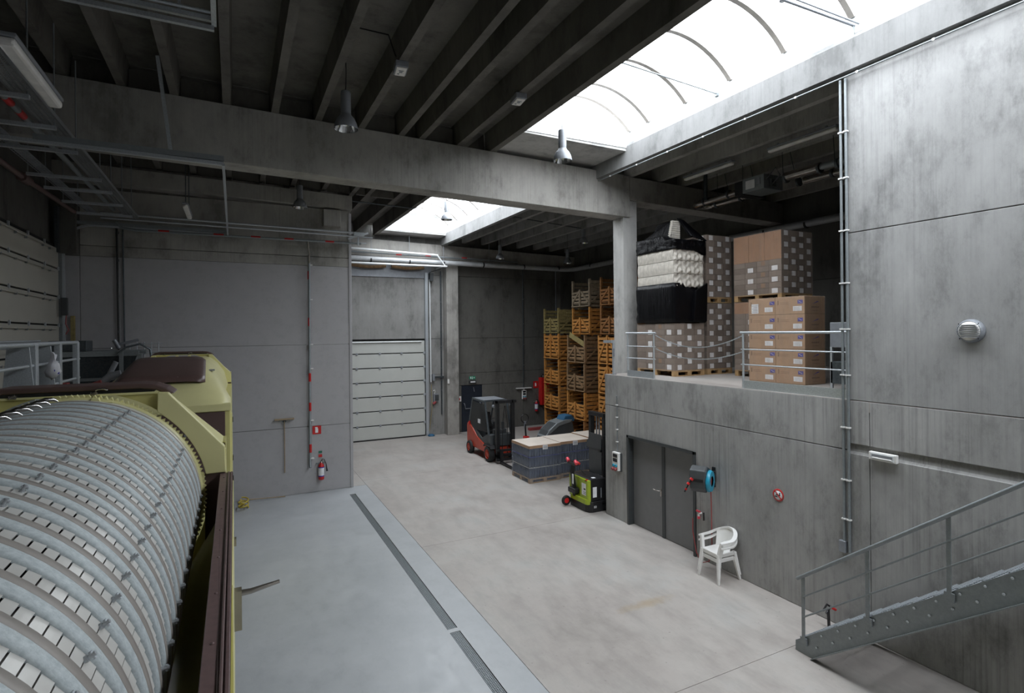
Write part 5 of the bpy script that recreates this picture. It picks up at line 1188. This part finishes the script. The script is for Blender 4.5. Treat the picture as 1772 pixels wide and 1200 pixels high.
bottles('third wrapped bottle pallet, mostly hidden at the back', 10.34, 11.44, 14.95, 16.1, 3)

# ================================================================ FORKLIFT (faces -y)
fk = thing('forklift', 'red and black fork truck parked facing the camera before the navy door', 'forklift', (8.02, 17.75, 0))
def W2(name, mat, pts, x0, x1, bev=.02): return MB().prism(pts, x0, x1, 'x').build(name, mat, fk, bev)
W2('chassis', 'forklift_red', [(.12, .25), (.2, .52), (.75, .58), (1.3, .72), (1.8, 1.02), (2.2, 1.16), (2.32, 1.05), (2.3, .38), (2.1, .28)], .04, 1.0, .04)
W2('floor_cover', 'dark_grey_plastic', [(.12, .53), (.8, .59), (1.3, .74), (1.8, 1.04), (2.15, 1.18), (1.9, 1.2), (1.3, .92), (.9, .74), (.4, .95), (.15, .95)], .06, .98, .02)
W2('seat', 'black_plastic', [(1.0, .8), (1.0, .95), (1.45, 1.0), (1.6, 1.55), (1.75, 1.55), (1.7, .8)], .32, .74, .03)
for x in (.05, .93):
    MB().bar((x + .03, .3, .9), (x + .03, .62, 2.05), .06, .08).build('front_pillar', 'steel_dark', fk, .01)
    MB().bar((x + .03, 2.12, 1.12), (x + .03, 1.75, 2.08), .06, .09).build('rear_pillar', 'steel_dark', fk, .01)
    MB().bar((x + .03, .6, 2.07), (x + .03, 1.78, 2.1), .07, .07).build('roof_rail', 'steel_dark', fk, .01)
for k in range(6): MB().bar((.08, .65 + .22 * k, 2.09), (.95, .65 + .22 * k, 2.09), .05, .03).build('roof_bar', 'steel_dark', fk)
B(fk, 'roof_panel', 'lamp_grey', .08, .95, .75, 1.75, 2.11, 2.13, .006)
MB().prism([(.42, 1.0), (.65, 1.98), (1.72, 2.02), (2.02, 1.2), (1.5, .98)], .052, .06, 'x').build('side_glass', 'cab_glass', fk)
MB().box(.035, .05, 1.0, 1.2, 1.25, 1.4).build('sticker', 'label_white', fk)
MB().bar((.5, .45, .9), (.5, .75, 1.3), .06).tube([(.5 + .16 * math.cos(t), .72 + .03 * math.sin(t), 1.32 + .13 * math.sin(t)) for t in [PI * k / 8 for k in range(17)]], .014, 6).build('steering_wheel', 'black_plastic', fk)
def wheel(x, y_, r_, w_):
    q = MB().lathe([(r_ * .6, -w_ / 2), (r_ * .93, -w_ / 2), (r_, -w_ * .3), (r_, w_ * .3), (r_ * .93, w_ / 2), (r_ * .6, w_ / 2)], ax='x', n=28).build('wheel', 'rubber', fk, loc=(x, y_, r_))
    MB().lathe([(0, -w_ / 2 + .02), (r_ * .3, -w_ / 2 + .01), (r_ * .35, -w_ / 2 + .04), (r_ * .55, -w_ / 2 + .05), (r_ * .62, -w_ / 2)], ax='x', n=24).build('rim', 'forklift_red', q)
for x in (.06, .98): wheel(x, .22, .28, .2); wheel(x - .03 if x < .5 else x - .1, 1.92, .24, .16)
for x in (.06, .98): MB().prism([(-.08, .5), (.0, .6), (.5, .6), (.56, .5), (.5, .56), (0, .56)], x - .1, x + .1, 'x').build('mudguard', 'black_plastic', fk)
for x in (.14, .74):
    MB().box(x, x + .06, -.22, -.08, .1, 2.2).box(x + .06, x + .13, -.2, -.1, .1, 2.18).build('mast_channel', 'black_plastic', fk, .006)
    MB().tube([(x + .15, -.1, .2), (x + .15, -.1, 1.9)], .03, 8).build('lift_cylinder', 'steel_dark', fk)
for z in (.22, 2.1): B(fk, 'mast_crossbar', 'black_plastic', .14, .93, -.22, -.1, z, z + .1, .006)
B(fk, 'fork_carriage', 'black_plastic', .1, .97, -.3, -.23, .1, .18, .006); B(fk, 'fork_carriage', 'black_plastic', .1, .97, -.3, -.23, .42, .5, .006)
for x in (.22, .76): MB().box(x, x + .11, -.36, -.3, .05, .52).hexa([(x, -1.35, .04), (x + .11, -1.35, .04), (x + .11, -.3, .03), (x, -.3, .03)], [(x, -1.35, .055), (x + .11, -1.35, .055), (x + .11, -.3, .085), (x, -.3, .085)]).build('fork', 'black_plastic', fk)
MB().tube([(.4, -.12, .3), (.42, -.14, 1.4), (.5, -.13, 2.0)], .015, 6).tube([(.6, -.12, .3), (.6, -.14, 1.4), (.52, -.13, 2.0)], .015, 6).build('hydraulic_hose', 'rubber', fk)
for x, z in ((.16, 1.98), (.3, 2.04), (.86, 1.98)): MB().tube([(x, -.02, z), (x, .1, z)], .055, 10).build('work_light', 'lamp_grey', fk)
MB().cbox((.5, .3, 1.0), (.5, .15, .25)).cbox((.62, .28, 1.25), (.1, .08, .25)).build('dashboard', 'dark_grey_plastic', fk, .02)
B(fk, 'tail_light', 'red_paint', .02, .08, 2.0, 2.06, 1.05, 1.2)

# ================================================================ LIME STACKER
sk = thing('pallet_stacker', 'lime green and black electric stacker beside the deck wall corner', 'stacker', (7.95, 11.62, 0))
MB().prism([(.0, .16), (.04, .05), (.14, 0), (.58, 0), (.58, .92), (.06, .92), (.0, .86)], 0, .28, 'z').build('base_skirt', 'black_plastic', sk, .02)
MB().prism([(.07, .02), (.56, .02), (.56, .9), (.08, .9), (.07, .86)], .28, .84, 'z').build('body', 'black_plastic', sk, .02)
MB().prism([(.0, .06), (.0, .38), (.05, .5), (.05, .8), (.0, .9), (.09, .9), (.09, .02), (.03, .02)], .27, .82, 'z').build('front_cover', 'lime_paint', sk, .015)
MB().prism([(-.03, .1), (-.03, .8), (.03, .88), (.08, .88), (.08, .03), (.0, .04)], .2, .34, 'z').build('lower_cover', 'lime_paint', sk, .02)
B(sk, 'paper_label', 'label_white', -.006, -.001, .12, .3, .42, .72); MB().box(-.008, -.006, .13, .21, .56, .6).box(-.008, -.006, .12, .22, .5, .51).box(-.008, -.006, .12, .22, .46, .47).build('print', 'ink', sk)
B(sk, 'side_label', 'label_white', .14, .26, .012, .018, .38, .64); B(sk, 'top_label', 'label_white', .2, .3, .1, .2, .842, .846)
MB().tube([(.03, .12, .8), (.03, .12, .83)], .035, 12).build('stop_button', 'red_paint', sk); MB().box(.0, .06, .09, .18, .785, .802).build('button_plate', 'pulp_cover', sk)
text(sk, '80', .085, 'label_white', (.2, -.004, .14), FACE_NEG_Y)
MB().box(.42, .5, -.0, .004, .18, .21).box(.38, .41, .014, .018, .35, .6).build('side_print', 'lamp_grey', sk)
MB().bar((-.0, .62, .3), (-.08, .64, .95), .08, .1).bar((-.08, .64, .9), (-.04, .6, 1.2), .07, .12).build('tiller_arm', 'black_plastic', sk, .01)
B(sk, 'tiller_base', 'black_plastic', -.12, .08, .48, .8, .38, .52, .03)
MB().box(-.14, .0, .4, .78, 1.13, 1.19).bar((-.12, .2, 1.1), (.04, .2, .92), .025).build('tiller_head', 'black_plastic', sk, .01)
for y_ in (.4, .78): MB().tube([(-.12, y_ - .05, 1.2), (-.1, y_ + .05, 1.25)], .045, 10).build('grip', 'pink_red', sk)
MB().tube([(-.07, .3, 1.21), (-.05, .5, 1.23)], .03, 10).build('rocker', 'red_paint', sk)
B(sk, 'tiller_label', 'label_white', -.13, -.12, .5, .56, .65, .9)
q = MB().lathe([(0, -.03), (.12, -.03), (.13, -.02), (.13, .02), (.12, .03), (0, .03)], ax='y', n=20).build('side_wheel', 'rubber', sk, loc=(-.14, .84, .14)); MB().lathe([(0, -.034), (.07, -.034)], ax='y', n=16).build('wheel_hub', 'red_paint', q)
for y_ in (.12, .72): MB().box(.58, .68, y_, y_ + .1, .05, 2.42).box(.68, .72, y_ + .02, y_ + .08, .05, 2.4).build('mast_channel', 'black_plastic', sk, .005)
B(sk, 'mast_crossbar', 'black_plastic', .56, .7, .12, .82, 2.36, 2.46, .01); B(sk, 'mast_crossbar', 'black_plastic', .58, .68, .12, .82, .1, .2)
for y_ in (.4, .52): MB().tube([(.63, y_, .2), (.63, y_, 2.38)], .02, 8).build('lift_rod', 'lamp_grey', sk)
B(sk, 'mast_guard', 'dark_grey_plastic', .55, .565, .2, .76, .84, 1.62); B(sk, 'side_guard', 'black_plastic', .5, .62, .05, .08, .7, 1.9)
MB().prism([(.86, 1.5), (.86, 1.65), (.78, 1.72), (.74, 1.9), (.2, 1.9), (.2, 1.5)], .54, .56, 'x').build('carriage_guard', 'dark_grey_plastic', sk)
MB().cbox((.5, .2, 1.5), (.06, .1, .06)).build('cable_clip', 'black_plastic', sk)
for y_ in (.1, .46): B(sk, 'fork', 'black_plastic', .68, 1.15, y_, y_ + .14, .05, .1)

# ================================================================ PALLET TRUCK and SCRUBBER
pj = thing('pallet_truck', 'blue hand pallet truck with a black loop handle behind the bottle pallets', 'pallet truck', (10.25, 19.25, 0))
MB().bar((0, 0, .2), (0, .1, 1.0), .05).build('tiller', 'black_plastic', pj); MB().tube([(.0 + .16 * math.cos(t), .12, 1.18 + .17 * math.sin(t)) for t in [2 * PI * k / 20 for k in range(21)]], .02, 8, cap=False).build('loop_handle', 'black_plastic', pj)
MB().cbox((0, .1, .95), (.06, .06, .25)).build('label_stem', 'lamp_grey', pj)
B(pj, 'pump_body', 'red_paint', -.09, .09, -.1, .12, .1, .5, .02); MB().tube([(-.12, 0, .1), (.12, 0, .1)], .1, 14).build('steer_wheel', 'rubber', pj)
for y_ in (-.25, .15): B(pj, 'fork', 'blue_cloth', .1, 1.3, y_, y_ + .15, .06, .13, .01)
B(pj, 'fork_frame', 'blue_cloth', .08, .22, -.25, .3, .08, .3, .01)
sc = thing('floor_scrubber', 'dark grey walk behind floor scrubber with a blue cover, near the crates', 'cleaning machine', (10.05, 17.6, 0))
MB().prism([(0, .25), (.05, .62), (.25, .95), (.6, 1.2), (1.0, 1.3), (1.3, 1.28), (1.38, .9), (1.35, .22)], 0, .62, 'y').build('tank', 'dark_grey_plastic', sc, .05)
MB().prism([(.1, .72), (.3, .98), (.62, 1.21), (1.0, 1.31), (1.28, 1.29), (1.2, 1.2), (.7, 1.1), (.35, .86)], -.015, .63, 'y').build('tank_band', 'steel_grey', sc, .01)
MB().prism([(.9, 1.28), (1.0, 1.44), (1.3, 1.46), (1.45, 1.3), (1.4, 1.2), (1.2, 1.24)], .05, .55, 'y').build('cover', 'blue_cloth', sc, .03)
MB().box(-.15, .15, -.08, .7, .05, .26).build('brush_deck', 'blue_cloth', sc, .02)
MB().tube([(-.25, -.02, .22), (-.25, .65, .22)], .04, 8).build('bumper', 'blue_plastic', sc)
for y_ in (.06, .56): MB().tube([(.9, y_ - .04, .16), (.9, y_ + .04, .16)], .16, 16).build('wheel', 'rubber', sc)
MB().lathe([(0, 0), (.04, 0), (.04, .02), (0, .04)], (1.42, .1, 1.28), n=10).build('knob', 'yellow_hose', sc)
rb = thing('red_plank', 'short dark red block on the floor in front of the wooden crates', 'block', (12.75, 22.75, 0)); MB().box(-.5, .3, -.1, .1, .0, .12).build('block', 'hose_red', rb, .01)
